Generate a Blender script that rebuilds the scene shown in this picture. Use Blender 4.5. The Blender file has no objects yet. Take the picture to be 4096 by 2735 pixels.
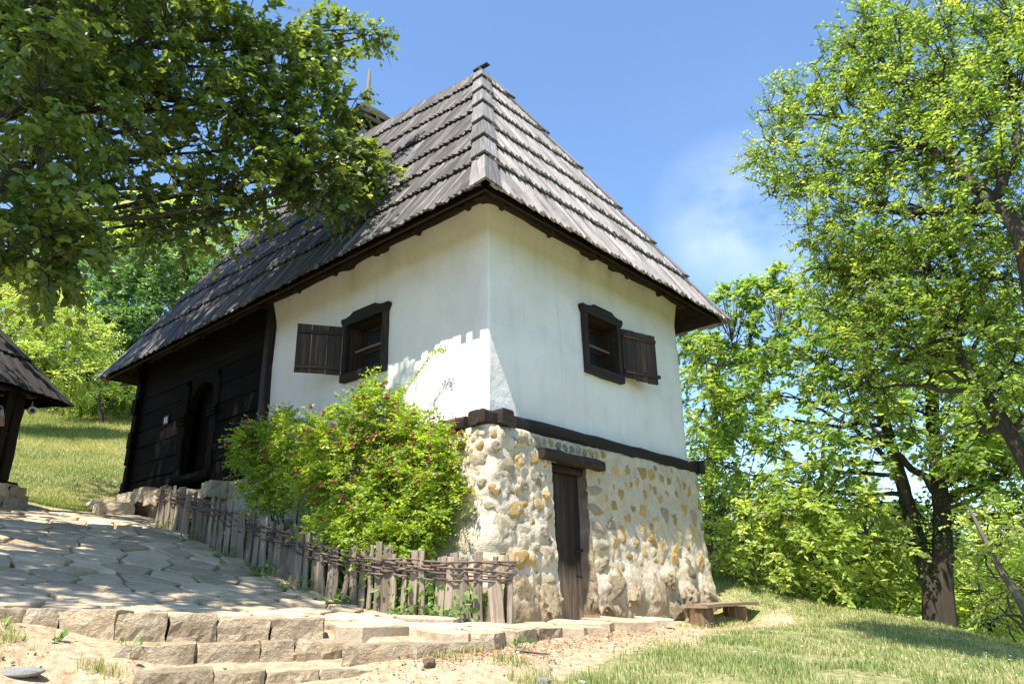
import bpy, math, random
import numpy as np
from mathutils import noise as mnoise, Vector

random.seed(7); RNG = np.random.default_rng(7)
SC = bpy.context.scene
COL = SC.collection
R = math.radians

# ------------------------------------------------------------------ camera
F_PX, PITCH, ROLL = 2918.6, 0.3406, -0.0176
EYE = np.array([0.0, 0.0, 0.20])
cam = bpy.data.cameras.new('camera'); cam_ob = bpy.data.objects.new('camera', cam); COL.objects.link(cam_ob)
cam.sensor_width = 36.0; cam.sensor_fit = 'HORIZONTAL'; cam.lens = F_PX / 4096 * 36
cam.clip_start = 0.05; cam.clip_end = 8000
_c, _s = math.cos(PITCH), math.sin(PITCH)
from mathutils import Matrix
_M = Matrix(((1, 0, 0), (0, -_s, -_c), (0, _c, -_s))).to_4x4()
cam_ob.matrix_world = Matrix.Translation(Vector(EYE)) @ _M @ Matrix.Rotation(ROLL, 4, 'Z')
SC.camera = cam_ob
# ------------------------------------------------------------------ light
SUN_EL = R(61.2); SUN_H = np.array([-0.443, -0.896])
SUN_ROT = math.atan2(SUN_H[0], SUN_H[1])
EXPOSURE = 1.10
world = bpy.data.worlds.new('World'); SC.world = world; world.use_nodes = True
wn, wl = world.node_tree.nodes, world.node_tree.links
for n in list(wn): wn.remove(n)
sky = wn.new('ShaderNodeTexSky'); sky.sky_type = 'NISHITA'; sky.sun_disc = False
sky.sun_elevation = SUN_EL; sky.sun_rotation = SUN_ROT % (2 * math.pi)
sky.air_density = 1.2; sky.dust_density = 0.0; sky.ozone_density = 6.0
bg = wn.new('ShaderNodeBackground'); bg.inputs[1].default_value = 0.132
wo = wn.new('ShaderNodeOutputWorld')
CLOUD_NODES = (wn, wl, sky, bg)
wl.new(bg.outputs[0], wo.inputs[0])
sun = bpy.data.lights.new('sun', 'SUN'); sun.energy = 5.0; sun.angle = R(0.53); sun.color = (1.0, 0.945, 0.85)
sun_ob = bpy.data.objects.new('sun', sun); COL.objects.link(sun_ob)
_sd = Vector((SUN_H[0] * math.cos(SUN_EL), SUN_H[1] * math.cos(SUN_EL), math.sin(SUN_EL)))
sun_ob.rotation_euler = _sd.to_track_quat('Z', 'Y').to_euler()
sun_ob.location = (0, 0, 30)
vs = SC.view_settings; SC.display_settings.display_device = 'sRGB'
vs.view_transform = 'Standard'; vs.look = 'None'; vs.gamma = 1; vs.use_curve_mapping = False; vs.exposure = EXPOSURE
SC.render.engine = 'CYCLES'
cy = SC.cycles; cy.max_bounces = 8; cy.diffuse_bounces = 4; cy.glossy_bounces = 3; cy.transmission_bounces = 5
cy.transparent_max_bounces = 8; cy.use_denoising = True; cy.sample_clamp_indirect = 6

# ------------------------------------------------------------------ pixel -> place (photo seen at 2348 px wide)
K = 4096 / 2348
def ray(x, y):
    X, Y = x * K - 2048, y * K - 1367.5
    cr, sr = math.cos(ROLL), math.sin(ROLL)
    a = cr * X + sr * Y; b = -sr * X + cr * Y
    v = np.array([a, F_PX * _c + b * _s, F_PX * _s - b * _c]); return v / math.hypot(v[0], v[1])
def at(x, y, D): return EYE + ray(x, y) * D
# ------------------------------------------------------------------ house frame
HC = np.array([-0.282, 8.395, 0.0])
dR = np.array([0.65908, 0.75207, 0]); dL = np.array([-0.75207, 0.65908, 0]); UPZ = np.array([0, 0, 1.0])
def H(a, u, z): return HC + dR * a + dL * u + UPZ * z
def tohouse(x, y): return (x - HC[0]) * dR[0] + (y - HC[1]) * dR[1], (x - HC[0]) * dL[0] + (y - HC[1]) * dL[1]
ZS, ZW, ZE = 2.289, 5.07, 4.795
LR, LW, LT = 4.823, 4.973, 9.987

# ------------------------------------------------------------------ mesh tools
class MB:
    def __init__(s): s.v = []; s.f = []; s.u = []; s.r = []
    def add(s, V, F, U=None, rnd=None):
        o = len(s.v); V = [tuple(map(float, p)) for p in V]
        s.v += V; s.f += [tuple(i + o for i in f) for f in F]
        s.u += [tuple(map(float, p)) for p in (V if U is None else U)]
        s.r += [random.random() if rnd is None else rnd] * len(V)
    def build(s, name, mat, parent=None, smooth=False):
        return link_mesh(name, s.mesh(name, mat, smooth), parent)
    def mesh(s, name, mat, smooth=False):
        me = bpy.data.meshes.new(name); me.from_pydata(s.v, [], s.f)
        a = me.attributes.new('uvw', 'FLOAT_VECTOR', 'POINT'); a.data.foreach_set('vector', np.array(s.u, dtype=np.float32).ravel())
        a = me.attributes.new('rnd', 'FLOAT', 'POINT'); a.data.foreach_set('value', np.array(s.r, dtype=np.float32))
        me.materials.append(mat)
        if smooth: me.polygons.foreach_set('use_smooth', [True] * len(me.polygons))
        me.update(); return me
def link_mesh(name, me, parent=None):
    o = bpy.data.objects.new(name, me); COL.objects.link(o)
    if parent is not None: o.parent = parent; o.matrix_parent_inverse = parent.matrix_world.inverted() if parent.type != 'EMPTY' or True else o.matrix_parent_inverse
    return o
def tag(o, label=None, cat=None, group=None, kind=None):
    if label: o['label'] = label
    if cat: o['category'] = cat
    if group: o['group'] = group
    if kind: o['kind'] = kind
    return o
def thing(name, loc, label=None, cat=None, group=None, kind=None):
    o = bpy.data.objects.new(name, None); COL.objects.link(o); o.location = tuple(map(float, loc)); o.empty_display_size = 0.2
    bpy.context.view_layer.update() if False else None
    o.matrix_world = Matrix.Translation(Vector(tuple(map(float, loc))))
    return tag(o, label, cat, group, kind)
def unit(v): v = np.asarray(v, float); n = np.linalg.norm(v); return v / n if n > 1e-12 else v
def np_mesh(name, V, F, rnd, mat, parent=None, uvw=None, smooth=False):
    V = np.asarray(V, np.float32); F = np.asarray(F, np.int32); k = F.shape[1]
    me = bpy.data.meshes.new(name); me.vertices.add(len(V)); me.vertices.foreach_set('co', V.ravel())
    me.loops.add(F.size); me.loops.foreach_set('vertex_index', F.ravel())
    me.polygons.add(len(F)); me.polygons.foreach_set('loop_start', np.arange(0, F.size, k, dtype=np.int32))
    try: me.polygons.foreach_set('loop_total', np.full(len(F), k, np.int32))
    except Exception: pass
    me.update(calc_edges=True)
    a = me.attributes.new('rnd', 'FLOAT', 'POINT'); a.data.foreach_set('value', np.asarray(rnd, np.float32))
    if uvw is not None:
        a = me.attributes.new('uvw', 'FLOAT_VECTOR', 'POINT'); a.data.foreach_set('vector', np.asarray(uvw, np.float32).ravel())
    me.materials.append(mat)
    if smooth: me.polygons.foreach_set('use_smooth', np.ones(len(F), bool))
    return link_mesh(name, me, parent)
def log(mb, p0, p1, w, h, up=UPZ, seg=4, cham=0.2, jit=0.0, taper=1.0, rnd=None, endcut=0.0):
    """A hewn or sawn timber from p0 to p1: w across, h along up, chamfered, slightly uneven."""
    p0, p1 = np.asarray(p0, float), np.asarray(p1, float); d = p1 - p0; L = np.linalg.norm(d); d = d / L
    side = unit(np.cross(d, up)); upv = np.cross(side, d)
    c = cham * min(w, h); hw, hh = w / 2, h / 2
    prof = [(-hw + c, -hh), (hw - c, -hh), (hw, -hh + c), (hw, hh - c), (hw - c, hh), (-hw + c, hh), (-hw, hh - c), (-hw, -hh + c)]
    V, U, F = [], [], []; off = random.random() * 50
    for i in range(seg + 1):
        t = i / seg; sc = 1 + (taper - 1) * t
        ja, jb = random.uniform(-jit, jit), random.uniform(-jit, jit)
        for (x, y) in prof:
            e = (random.uniform(-endcut, endcut) if i in (0, seg) else 0)
            V.append(p0 + d * (L * t + e) + side * (x * sc + ja + random.uniform(-jit, jit) * .6) + upv * (y * sc + jb + random.uniform(-jit, jit) * .6))
            U.append((x + off, y + off * 1.7, L * t + off))
    for i in range(seg):
        for j in range(8):
            F.append((i * 8 + j, i * 8 + (j + 1) % 8, (i + 1) * 8 + (j + 1) % 8, (i + 1) * 8 + j))
    F.append(tuple(range(7, -1, -1))); F.append(tuple(seg * 8 + j for j in range(8)))
    F = [tuple(reversed(f)) for f in F] if np.dot(np.cross(side, upv), d) < 0 else F
    mb.add(V, F, U, rnd)
def tube(mb, pts, rad, n=6, jit=0.0, rnd=None):
    pts = [np.asarray(p, float) for p in pts]; V, U, F = [], [], []; off = random.random() * 50
    ref = np.array([0.3, 0.2, 1.0]); acc = 0
    for i, p in enumerate(pts):
        d = unit(pts[min(i + 1, len(pts) - 1)] - pts[max(i - 1, 0)])
        if abs(np.dot(d, unit(ref))) > .95: ref = np.array([1.0, .3, .1])
        a = unit(np.cross(d, ref)); b = np.cross(d, a)
        if i: acc += np.linalg.norm(p - pts[i - 1])
        r = rad[i] if hasattr(rad, '__len__') else rad
        for k in range(n):
            t = 2 * math.pi * k / n; rr = r * (1 + random.uniform(-jit, jit))
            V.append(p + a * math.cos(t) * rr + b * math.sin(t) * rr); U.append((math.cos(t) * r + off, math.sin(t) * r + off, acc + off))
    for i in range(len(pts) - 1):
        for k in range(n): F.append((i * n + k, i * n + (k + 1) % n, (i + 1) * n + (k + 1) % n, (i + 1) * n + k))
    F.append(tuple(range(n - 1, -1, -1))); F.append(tuple((len(pts) - 1) * n + k for k in range(n)))
    mb.add(V, F, U, rnd)
def spline(pts, n):
    P = np.array(pts, float); m = len(P); out = []
    for i in range(m - 1):
        p0, p1, p2, p3 = P[max(i - 1, 0)], P[i], P[i + 1], P[min(i + 2, m - 1)]
        for j in range(n):
            t = j / n
            out.append(.5 * (2 * p1 + (p2 - p0) * t + (2 * p0 - 5 * p1 + 4 * p2 - p3) * t * t + (3 * p1 - p0 - 3 * p2 + p3) * t ** 3))
    out.append(P[-1]); return np.array(out)
def slab(mb, P, nrm, th, U=None, rnd=None):
    """Polygon P (list of points), thickened downwards along -nrm; th a number or one per vertex."""
    n = len(P); th = th if hasattr(th, '__len__') else [th] * n
    P = [np.asarray(p, float) for p in P]; Q = [p - nrm * t for p, t in zip(P, th)]
    a = np.cross(P[1] - P[0], P[2] - P[0])
    F = [tuple(range(n)), tuple(range(2 * n - 1, n - 1, -1))] + [(i, n + i, n + (i + 1) % n, (i + 1) % n) for i in range(n)]
    if np.dot(a, nrm) < 0: F = [tuple(reversed(f)) for f in F]
    mb.add(P + Q, F, None if U is None else list(U) + list(U), rnd)
def fbm(p, s, o=3):
    v = 0; a = 1; t = 0
    for i in range(o):
        v += a * mnoise.noise(Vector((p[0] * s, p[1] * s, p[2] * s))); t += a; a *= .5; s *= 2.1
    return v / t

# ------------------------------------------------------------------ materials
def mat(name):
    m = bpy.data.materials.new(name); m.use_nodes = True
    nt = m.node_tree; b = nt.nodes['Principled BSDF']; return m, nt.nodes, nt.links, b
def N(ns, t, **kw):
    n = ns.new(t)
    for k, v in kw.items():
        if k in n.inputs: n.inputs[k].default_value = v
        else: setattr(n, k, v)
    return n
def ramp(ns, ls, src, stops):
    r = ns.new('ShaderNodeValToRGB'); e = r.color_ramp.elements
    while len(e) < len(stops): e.new(.5)
    for el, (p, c) in zip(e, stops): el.position = p; el.color = (*c, 1)
    ls.new(src, r.inputs[0]); return r.outputs[0]
def mixc(ns, ls, f, a, b, mode='MIX'):
    m = ns.new('ShaderNodeMix'); m.data_type = 'RGBA'; m.blend_type = mode
    for s, v in ((0, f), (6, a), (7, b)):
        if hasattr(v, 'is_output') or isinstance(v, bpy.types.NodeSocket): ls.new(v, m.inputs[s])
        else: m.inputs[s].default_value = v if s == 0 else (*v, 1)
    return m.outputs[2]
def math_(ns, ls, op, a, b=None, clamp=False):
    m = ns.new('ShaderNodeMath'); m.operation = op; m.use_clamp = clamp
    for i, v in enumerate((a, b)):
        if v is None: continue
        if isinstance(v, bpy.types.NodeSocket): ls.new(v, m.inputs[i])
        else: m.inputs[i].default_value = v
    return m.outputs[0]
def coord(ns, ls, kind, scale=(1, 1, 1)):
    mp = ns.new('ShaderNodeMapping'); mp.inputs['Scale'].default_value = scale
    if kind == 'uvw':
        a = ns.new('ShaderNodeAttribute'); a.attribute_name = 'uvw'; ls.new(a.outputs['Vector'], mp.inputs[0])
    else:
        t = ns.new('ShaderNodeTexCoord'); ls.new(t.outputs[kind], mp.inputs[0])
    return mp.outputs[0]
def noise_(ns, ls, vec, scale, detail=4, rough=.6):
    n = ns.new('ShaderNodeTexNoise'); n.inputs['Scale'].default_value = scale; n.inputs['Detail'].default_value = detail; n.inputs['Roughness'].default_value = rough
    ls.new(vec, n.inputs['Vector']); return n.outputs['Fac']
def bump(ns, ls, b, h, strength, dist):
    n = ns.new('ShaderNodeBump'); n.inputs['Strength'].default_value = strength; n.inputs['Distance'].default_value = dist
    ls.new(h, n.inputs['Height']); ls.new(n.outputs[0], b.inputs['Normal'])
def rnd_attr(ns):
    a = ns.new('ShaderNodeAttribute'); a.attribute_name = 'rnd'; return a.outputs['Fac']
def objrand(ns): return ns.new('ShaderNodeObjectInfo').outputs['Random']

def wood_mat(name, c0, c1, c2, rough=.8, streak=26, bumpd=.004, var=.35, spec=.3):
    m, ns, ls, b = mat(name)
    v = coord(ns, ls, 'uvw', (1, 1, .045)); n1 = noise_(ns, ls, v, streak, 6, .7)
    v2 = coord(ns, ls, 'uvw', (1, 1, .35)); n2 = noise_(ns, ls, v2, 5, 3)
    col = ramp(ns, ls, n1, [(.25, c0), (.5, c1), (.74, c2)])
    col = mixc(ns, ls, math_(ns, ls, 'MULTIPLY', n2, .55), col, c0)
    k = math_(ns, ls, 'ADD', math_(ns, ls, 'MULTIPLY', rnd_attr(ns), 2 * var), 1 - var)
    cc = ns.new('ShaderNodeCombineXYZ'); [ls.new(k, cc.inputs[i]) for i in range(3)]
    col = mixc(ns, ls, 1.0, col, cc.outputs[0], 'MULTIPLY')
    ls.new(col, b.inputs['Base Color']); b.inputs['Roughness'].default_value = rough; b.inputs['Specular IOR Level'].default_value = spec
    bump(ns, ls, b, n1, .8, bumpd); return m
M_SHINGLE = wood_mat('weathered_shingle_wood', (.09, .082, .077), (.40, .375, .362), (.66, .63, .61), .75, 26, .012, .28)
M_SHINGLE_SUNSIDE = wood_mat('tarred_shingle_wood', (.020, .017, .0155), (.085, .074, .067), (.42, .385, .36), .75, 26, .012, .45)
M_HIP = wood_mat('hip_board_wood', (.06, .055, .052), (.21, .195, .186), (.44, .415, .40), .75, 26, .012, .30)
M_SHINGLE_OLD = wood_mat('dark_shingle_wood', (.022, .019, .017), (.06, .052, .046), (.13, .115, .10), .85, 24, .006, .3)
M_DARK = wood_mat('dark_timber', (.010, .0075, .006), (.028, .019, .014), (.07, .05, .037), .7, 22, .005, .3)
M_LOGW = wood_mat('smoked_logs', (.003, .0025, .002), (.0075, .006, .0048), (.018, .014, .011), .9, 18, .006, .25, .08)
M_BEAM = wood_mat('eave_timber', (.011, .007, .005), (.030, .018, .012), (.07, .042, .026), .8, 20, .005, .3)
M_STAKE = wood_mat('grey_split_oak', (.10, .074, .052), (.285, .222, .165), (.46, .385, .305), .85, 30, .006, .3)
M_WITHY = wood_mat('withy_bark', (.06, .04, .033), (.16, .112, .092), (.32, .25, .21), .7, 30, .002, .35)
M_BENCH = wood_mat('bench_wood', (.13, .09, .055), (.27, .20, .135), (.42, .33, .235), .8, 24, .004, .2)
M_STUMP = wood_mat('stump_wood', (.07, .042, .025), (.17, .105, .062), (.29, .2, .125), .85, 20, .008, .2)
M_BARK = wood_mat('bark', (.022, .017, .012), (.07, .055, .042), (.15, .125, .10), .9, 12, .02, .15)
M_BARK_PALE = wood_mat('pale_bark', (.05, .04, .03), (.14, .115, .09), (.25, .215, .175), .9, 12, .02, .15)
M_TWIG = wood_mat('twig_bark', (.04, .03, .02), (.09, .07, .05), (.14, .11, .08), .9, 12, .003, .2)
M_SHUTTER = wood_mat('shutter_wood', (.016, .010, .008), (.06, .036, .025), (.21, .13, .08), .65, 22, .004, .4, .3)
M_REVEAL = wood_mat('reveal_wood', (.02, .012, .008), (.055, .032, .02), (.13, .08, .048), .7, 18, .003, .2)

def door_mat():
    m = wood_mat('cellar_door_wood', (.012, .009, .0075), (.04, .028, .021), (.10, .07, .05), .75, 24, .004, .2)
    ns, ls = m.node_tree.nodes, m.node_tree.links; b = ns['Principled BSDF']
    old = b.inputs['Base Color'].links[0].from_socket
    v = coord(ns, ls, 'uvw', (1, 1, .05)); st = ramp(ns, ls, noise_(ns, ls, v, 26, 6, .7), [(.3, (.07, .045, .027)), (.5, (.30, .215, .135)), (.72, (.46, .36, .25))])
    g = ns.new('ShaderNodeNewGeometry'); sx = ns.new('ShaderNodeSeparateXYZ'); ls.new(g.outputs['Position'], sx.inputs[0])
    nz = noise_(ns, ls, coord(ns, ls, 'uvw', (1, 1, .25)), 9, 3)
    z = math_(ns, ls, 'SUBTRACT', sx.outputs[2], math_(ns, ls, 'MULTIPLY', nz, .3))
    f = math_(ns, ls, 'MULTIPLY', math_(ns, ls, 'SUBTRACT', .50, z), 4.0, True)  # lighter brown low on the planks: wear, with sunlight painted into the colour
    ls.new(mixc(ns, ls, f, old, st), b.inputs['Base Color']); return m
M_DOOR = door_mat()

def plaster_mat():
    m, ns, ls, b = mat('lime_plaster'); v = coord(ns, ls, 'Object')
    n1 = noise_(ns, ls, v, 1.3, 5); n2 = noise_(ns, ls, v, 60, 3)
    vs_ = coord(ns, ls, 'Object', (3, 3, .35)); n3 = noise_(ns, ls, vs_, 2.2, 4)
    col = ramp(ns, ls, n1, [(.3, (.76, .71, .675)), (.55, (.845, .80, .775)), (.8, (.875, .84, .82))])
    col = mixc(ns, ls, math_(ns, ls, 'MULTIPLY', math_(ns, ls, 'SUBTRACT', n3, .53, True), 1.6, True), col, (.60, .575, .53))
    vo = ns.new('ShaderNodeTexVoronoi'); vo.feature = 'DISTANCE_TO_EDGE'; vo.inputs['Scale'].default_value = .9
    dn = ns.new('ShaderNodeTexNoise'); dn.inputs['Scale'].default_value = 2.2; dn.inputs['Detail'].default_value = 6; ls.new(v, dn.inputs['Vector'])
    mv = ns.new('ShaderNodeMix'); mv.data_type = 'VECTOR'; mv.inputs[0].default_value = .3; ls.new(v, mv.inputs[4]); ls.new(dn.outputs['Color'], mv.inputs[5]); ls.new(mv.outputs[1], vo.inputs['Vector'])
    ck = math_(ns, ls, 'MULTIPLY', math_(ns, ls, 'SUBTRACT', 1.0, math_(ns, ls, 'DIVIDE', vo.outputs['Distance'], .006), True), math_(ns, ls, 'MULTIPLY', math_(ns, ls, 'SUBTRACT', n1, .52, True), 6, True))
    col = mixc(ns, ls, math_(ns, ls, 'MULTIPLY', ck, .35), col, (.42, .38, .33))
    ls.new(col, b.inputs['Base Color']); b.inputs['Roughness'].default_value = .9; b.inputs['Specular IOR Level'].default_value = .15
    h = math_(ns, ls, 'ADD', math_(ns, ls, 'MULTIPLY', n2, .25), noise_(ns, ls, v, 7, 4))
    bump(ns, ls, b, h, .55, .02); return m
M_PLASTER = plaster_mat()
def rock_mat(name, stops, scale=3.0, bd=.03, patch=None, orand=True, dark_low=False):
    m, ns, ls, b = mat(name); v = coord(ns, ls, 'Object')
    vv = v
    if orand:
        ad = ns.new('ShaderNodeVectorMath'); ad.operation = 'ADD'; ls.new(v, ad.inputs[0])
        cb = ns.new('ShaderNodeCombineXYZ'); o = math_(ns, ls, 'MULTIPLY', objrand(ns), 40); [ls.new(o, cb.inputs[i]) for i in range(3)]; ls.new(cb.outputs[0], ad.inputs[1]); vv = ad.outputs[0]
    n1 = noise_(ns, ls, vv, scale, 6, .65); n2 = noise_(ns, ls, vv, scale * 7, 5, .7)
    mixf = math_(ns, ls, 'ADD', math_(ns, ls, 'MULTIPLY', n1, .6), math_(ns, ls, 'MULTIPLY', n2, .4))
    col = ramp(ns, ls, mixf, stops)
    if orand:
        k = math_(ns, ls, 'ADD', math_(ns, ls, 'MULTIPLY', objrand(ns), .5), .75)
        cc = ns.new('ShaderNodeCombineXYZ'); [ls.new(k, cc.inputs[i]) for i in range(3)]
        col = mixc(ns, ls, 1.0, col, cc.outputs[0], 'MULTIPLY')
    if patch:
        col = mixc(ns, ls, math_(ns, ls, 'MULTIPLY', math_(ns, ls, 'SUBTRACT', noise_(ns, ls, vv, scale * .6, 3), .5, True), 5, True), col, patch)
    ls.new(col, b.inputs['Base Color']); b.inputs['Roughness'].default_value = .92; b.inputs['Specular IOR Level'].default_value = .2
    h = math_(ns, ls, 'ADD', n1, math_(ns, ls, 'MULTIPLY', n2, .5))
    bump(ns, ls, b, h, .9, bd); return m
M_MORTAR = rock_mat('lime_mortar', [(.28, (.36, .28, .185)), (.47, (.60, .515, .395)), (.7, (.70, .63, .52))], 4, .04, (.56, .44, .27), False)
def _grime():
    ns, ls = M_MORTAR.node_tree.nodes, M_MORTAR.node_tree.links; b = ns['Principled BSDF']; old = b.inputs['Base Color'].links[0].from_socket
    g = ns.new('ShaderNodeNewGeometry'); sx = ns.new('ShaderNodeSeparateXYZ'); ls.new(g.outputs['Position'], sx.inputs[0]); v = coord(ns, ls, 'Object')
    n = noise_(ns, ls, v, 2.6, 5, .65); n2 = noise_(ns, ls, v, 9, 4)
    z = math_(ns, ls, 'SUBTRACT', sx.outputs[2], math_(ns, ls, 'MULTIPLY', n, 1.1)); f = math_(ns, ls, 'MULTIPLY', math_(ns, ls, 'SUBTRACT', -.08, z), 2.4, True)
    c = mixc(ns, ls, math_(ns, ls, 'MULTIPLY', f, .8), old, (.30, .215, .125))
    o = math_(ns, ls, 'MULTIPLY', math_(ns, ls, 'SUBTRACT', n2, .56, True), 3.2, True)
    ls.new(mixc(ns, ls, math_(ns, ls, 'MULTIPLY', o, .7), c, (.56, .41, .21)), b.inputs['Base Color'])
_grime()
M_OCHRE = rock_mat('ochre_limestone', [(.30, (.28, .18, .07)), (.46, (.57, .375, .14)), (.6, (.64, .475, .24)), (.74, (.66, .57, .42))], 6, .03)
M_GREYST = rock_mat('grey_limestone', [(.3, (.34, .26, .17)), (.47, (.55, .455, .32)), (.62, (.61, .52, .39)), (.74, (.66, .60, .50))], 6, .05)
M_BOULDER = rock_mat('foot_boulder', [(.34, (.10, .075, .045)), (.46, (.34, .26, .16)), (.6, (.46, .37, .25)), (.75, (.55, .47, .36))], 4, .05)
M_PAVE = rock_mat('paving_slab', [(.3, (.31, .225, .14)), (.5, (.49, .38, .255)), (.7, (.59, .48, .35))], 3.2, .025)
M_BLOCK = rock_mat('quarried_block', [(.3, (.22, .15, .085)), (.5, (.42, .325, .21)), (.7, (.60, .51, .39))], 5, .08)
M_PALEROCK = rock_mat('pale_rock', [(.3, (.4, .37, .33)), (.5, (.55, .52, .48)), (.7, (.66, .64, .6))], 9, .02)

def ground_mat():
    m, ns, ls, b = mat('ground_soil_and_turf'); v = coord(ns, ls, 'Object')
    at_ = ns.new('ShaderNodeAttribute'); at_.attribute_name = 'dirt'
    n1 = noise_(ns, ls, v, 1.1, 5); n2 = noise_(ns, ls, v, 14, 5, .7); n3 = noise_(ns, ls, v, 70, 3)
    soil = ramp(ns, ls, n2, [(.3, (.25, .17, .10)), (.5, (.43, .325, .205)), (.7, (.55, .44, .31))])
    turf = ramp(ns, ls, n2, [(.3, (.12, .14, .045)), (.5, (.26, .25, .11)), (.68, (.42, .37, .21))])
    far = ns.new('ShaderNodeAttribute'); far.attribute_name = 'wood'
    turf = mixc(ns, ls, far.outputs['Fac'], turf, (.055, .085, .028))
    f = math_(ns, ls, 'ADD', at_.outputs['Fac'], math_(ns, ls, 'MULTIPLY', math_(ns, ls, 'SUBTRACT', n1, .5), 1.3))
    f = math_(ns, ls, 'ADD', f, math_(ns, ls, 'MULTIPLY', math_(ns, ls, 'SUBTRACT', n2, .5), .7))
    f = math_(ns, ls, 'MULTIPLY', math_(ns, ls, 'SUBTRACT', f, .35), 3.0, True)
    ls.new(mixc(ns, ls, f, turf, soil), b.inputs['Base Color']); b.inputs['Roughness'].default_value = .95; b.inputs['Specular IOR Level'].default_value = .1
    bump(ns, ls, b, math_(ns, ls, 'ADD', n2, math_(ns, ls, 'MULTIPLY', n3, .4)), .9, .035); return m
M_GROUND = ground_mat()

def leaf_mat(name, dark, mid, light, trans, tfac=.38, rough=.45, spec=.35):
    m, ns, ls, b = mat(name)
    col = ramp(ns, ls, rnd_attr(ns), [(0, dark), (.5, mid), (.93, light), (1, (light[0] * 1.22, light[1] * 1.03, light[2] * .85))])
    ls.new(col, b.inputs['Base Color']); b.inputs['Roughness'].default_value = rough; b.inputs['Specular IOR Level'].default_value = spec
    t = ns.new('ShaderNodeBsdfTranslucent'); ls.new(mixc(ns, ls, 1.0, col, trans, 'MULTIPLY'), t.inputs[0])
    mx = ns.new('ShaderNodeMixShader'); mx.inputs[0].default_value = tfac
    ls.new(b.outputs[0], mx.inputs[1]); ls.new(t.outputs[0], mx.inputs[2])
    ls.new(mx.outputs[0], ns['Material Output'].inputs[0]); return m
M_LINDEN = leaf_mat('linden_leaf', (0.0568, 0.1014, 0.025), (0.1115, 0.1716, 0.039), (0.2434, 0.3023, 0.078), (2.9, 2.6, 1.2), .40, .33, .6)
M_PLUM = leaf_mat('plum_leaf', (0.0784, 0.1463, 0.028), (0.1646, 0.254, 0.049), (0.2976, 0.3694, 0.0786), (2.7, 2.5, 1.2), .5)
M_WALNUT = leaf_mat('walnut_leaf', (0.0812, 0.1596, 0.0363), (0.1706, 0.2634, 0.0599), (0.325, 0.399, 0.0998), (2.7, 2.5, 1.2), .5)
M_PALELEAF = leaf_mat('pale_leaf', (0.1749, 0.2625, 0.0688), (0.3186, 0.4138, 0.1148), (0.4933, 0.545, 0.1836), (2.7, 2.5, 1.2), .5)
M_MAPLE = leaf_mat('maple_leaf', (0.0563, 0.1279, 0.0377), (0.1023, 0.1976, 0.0586), (0.2302, 0.3139, 0.1151), (2.6, 2.6, 1.3), .36, .4, .45)
M_ROSE = leaf_mat('rose_leaf', (0.1168, 0.1968, 0.0312), (0.222, 0.3136, 0.0437), (0.3622, 0.4304, 0.0728), (2.8, 2.6, 1.0), .4, .4, .4)
M_IRIS = leaf_mat('iris_leaf', (0.07, 0.14, 0.042), (0.14, 0.238, 0.07), (0.238, 0.308, 0.112), (2.6, 2.6, 1.1), .4)
M_GRASS = leaf_mat('grass_blade', (.12, .19, .055), (.26, .30, .12), (.56, .49, .29), (2.2, 2.1, 1.2), .35, .6, .15)
M_HILLGRASS = leaf_mat('hill_grass_blade', (.10, .17, .04), (.22, .26, .08), (.48, .41, .20), (2.4, 2.2, 1.2), .35, .6, .15)
M_IVY = leaf_mat('ivy_leaf', (0.021, 0.049, 0.0168), (0.042, 0.084, 0.028), (0.084, 0.14, 0.042), (2, 2, 1), .25, .35, .4)
def flat(name, c, rough=.6, spec=.3, metal=0):
    m, ns, ls, b = mat(name); v = coord(ns, ls, 'Object'); n = noise_(ns, ls, v, 30, 3)
    ls.new(mixc(ns, ls, math_(ns, ls, 'MULTIPLY', n, .5), c, tuple(x * .6 for x in c)), b.inputs['Base Color'])
    b.inputs['Roughness'].default_value = rough; b.inputs['Specular IOR Level'].default_value = spec; b.inputs['Metallic'].default_value = metal; return m
M_DRYROSE = flat('dried_rose', (.24, .085, .045), .9)
M_PINKROSE = flat('magenta_rose', (.24, .03, .09), .8)
M_BLOSSOM = flat('linden_bract', (.42, .26, .07), .8)
M_PLUMRED = flat('plum_red', (.35, .06, .04), .4)
M_PLUMYEL = flat('plum_yellow', (.55, .33, .05), .4)
M_IRON = flat('rusty_iron', (.05, .035, .03), .6, .4, .6)
M_WHITEPL = flat('white_plastic', (.75, .75, .72), .35)
M_BLACKGL = flat('black_dome', (.01, .01, .012), .06, .6)
M_ROOFTILE = flat('red_tile', (.45, .14, .08), .8)
M_WALLPALE = flat('pale_wall', (.6, .56, .5), .8)
M_PAPER = flat('paper_label', (.6, .58, .54), .7)
M_SKIN = flat('skin', (.45, .27, .19), .6)
M_SHIRT = flat('grey_white_shirt', (.55, .56, .58), .85)
M_SHORTS = flat('navy_shorts', (.03, .035, .06), .9)
M_SHOE = flat('dark_shoe', (.03, .03, .03), .7)
M_HAIR = flat('fair_hair', (.25, .17, .09), .8)
def glass_mat():
    m, ns, ls, b = mat('old_window_glass'); b.inputs['Base Color'].default_value = (.03, .035, .04, 1); b.inputs['Roughness'].default_value = .06
    b.inputs['Specular IOR Level'].default_value = .7; v = coord(ns, ls, 'Object'); bump(ns, ls, b, noise_(ns, ls, v, 6, 2), .15, .02); return m
M_GLASS = glass_mat()

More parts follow.
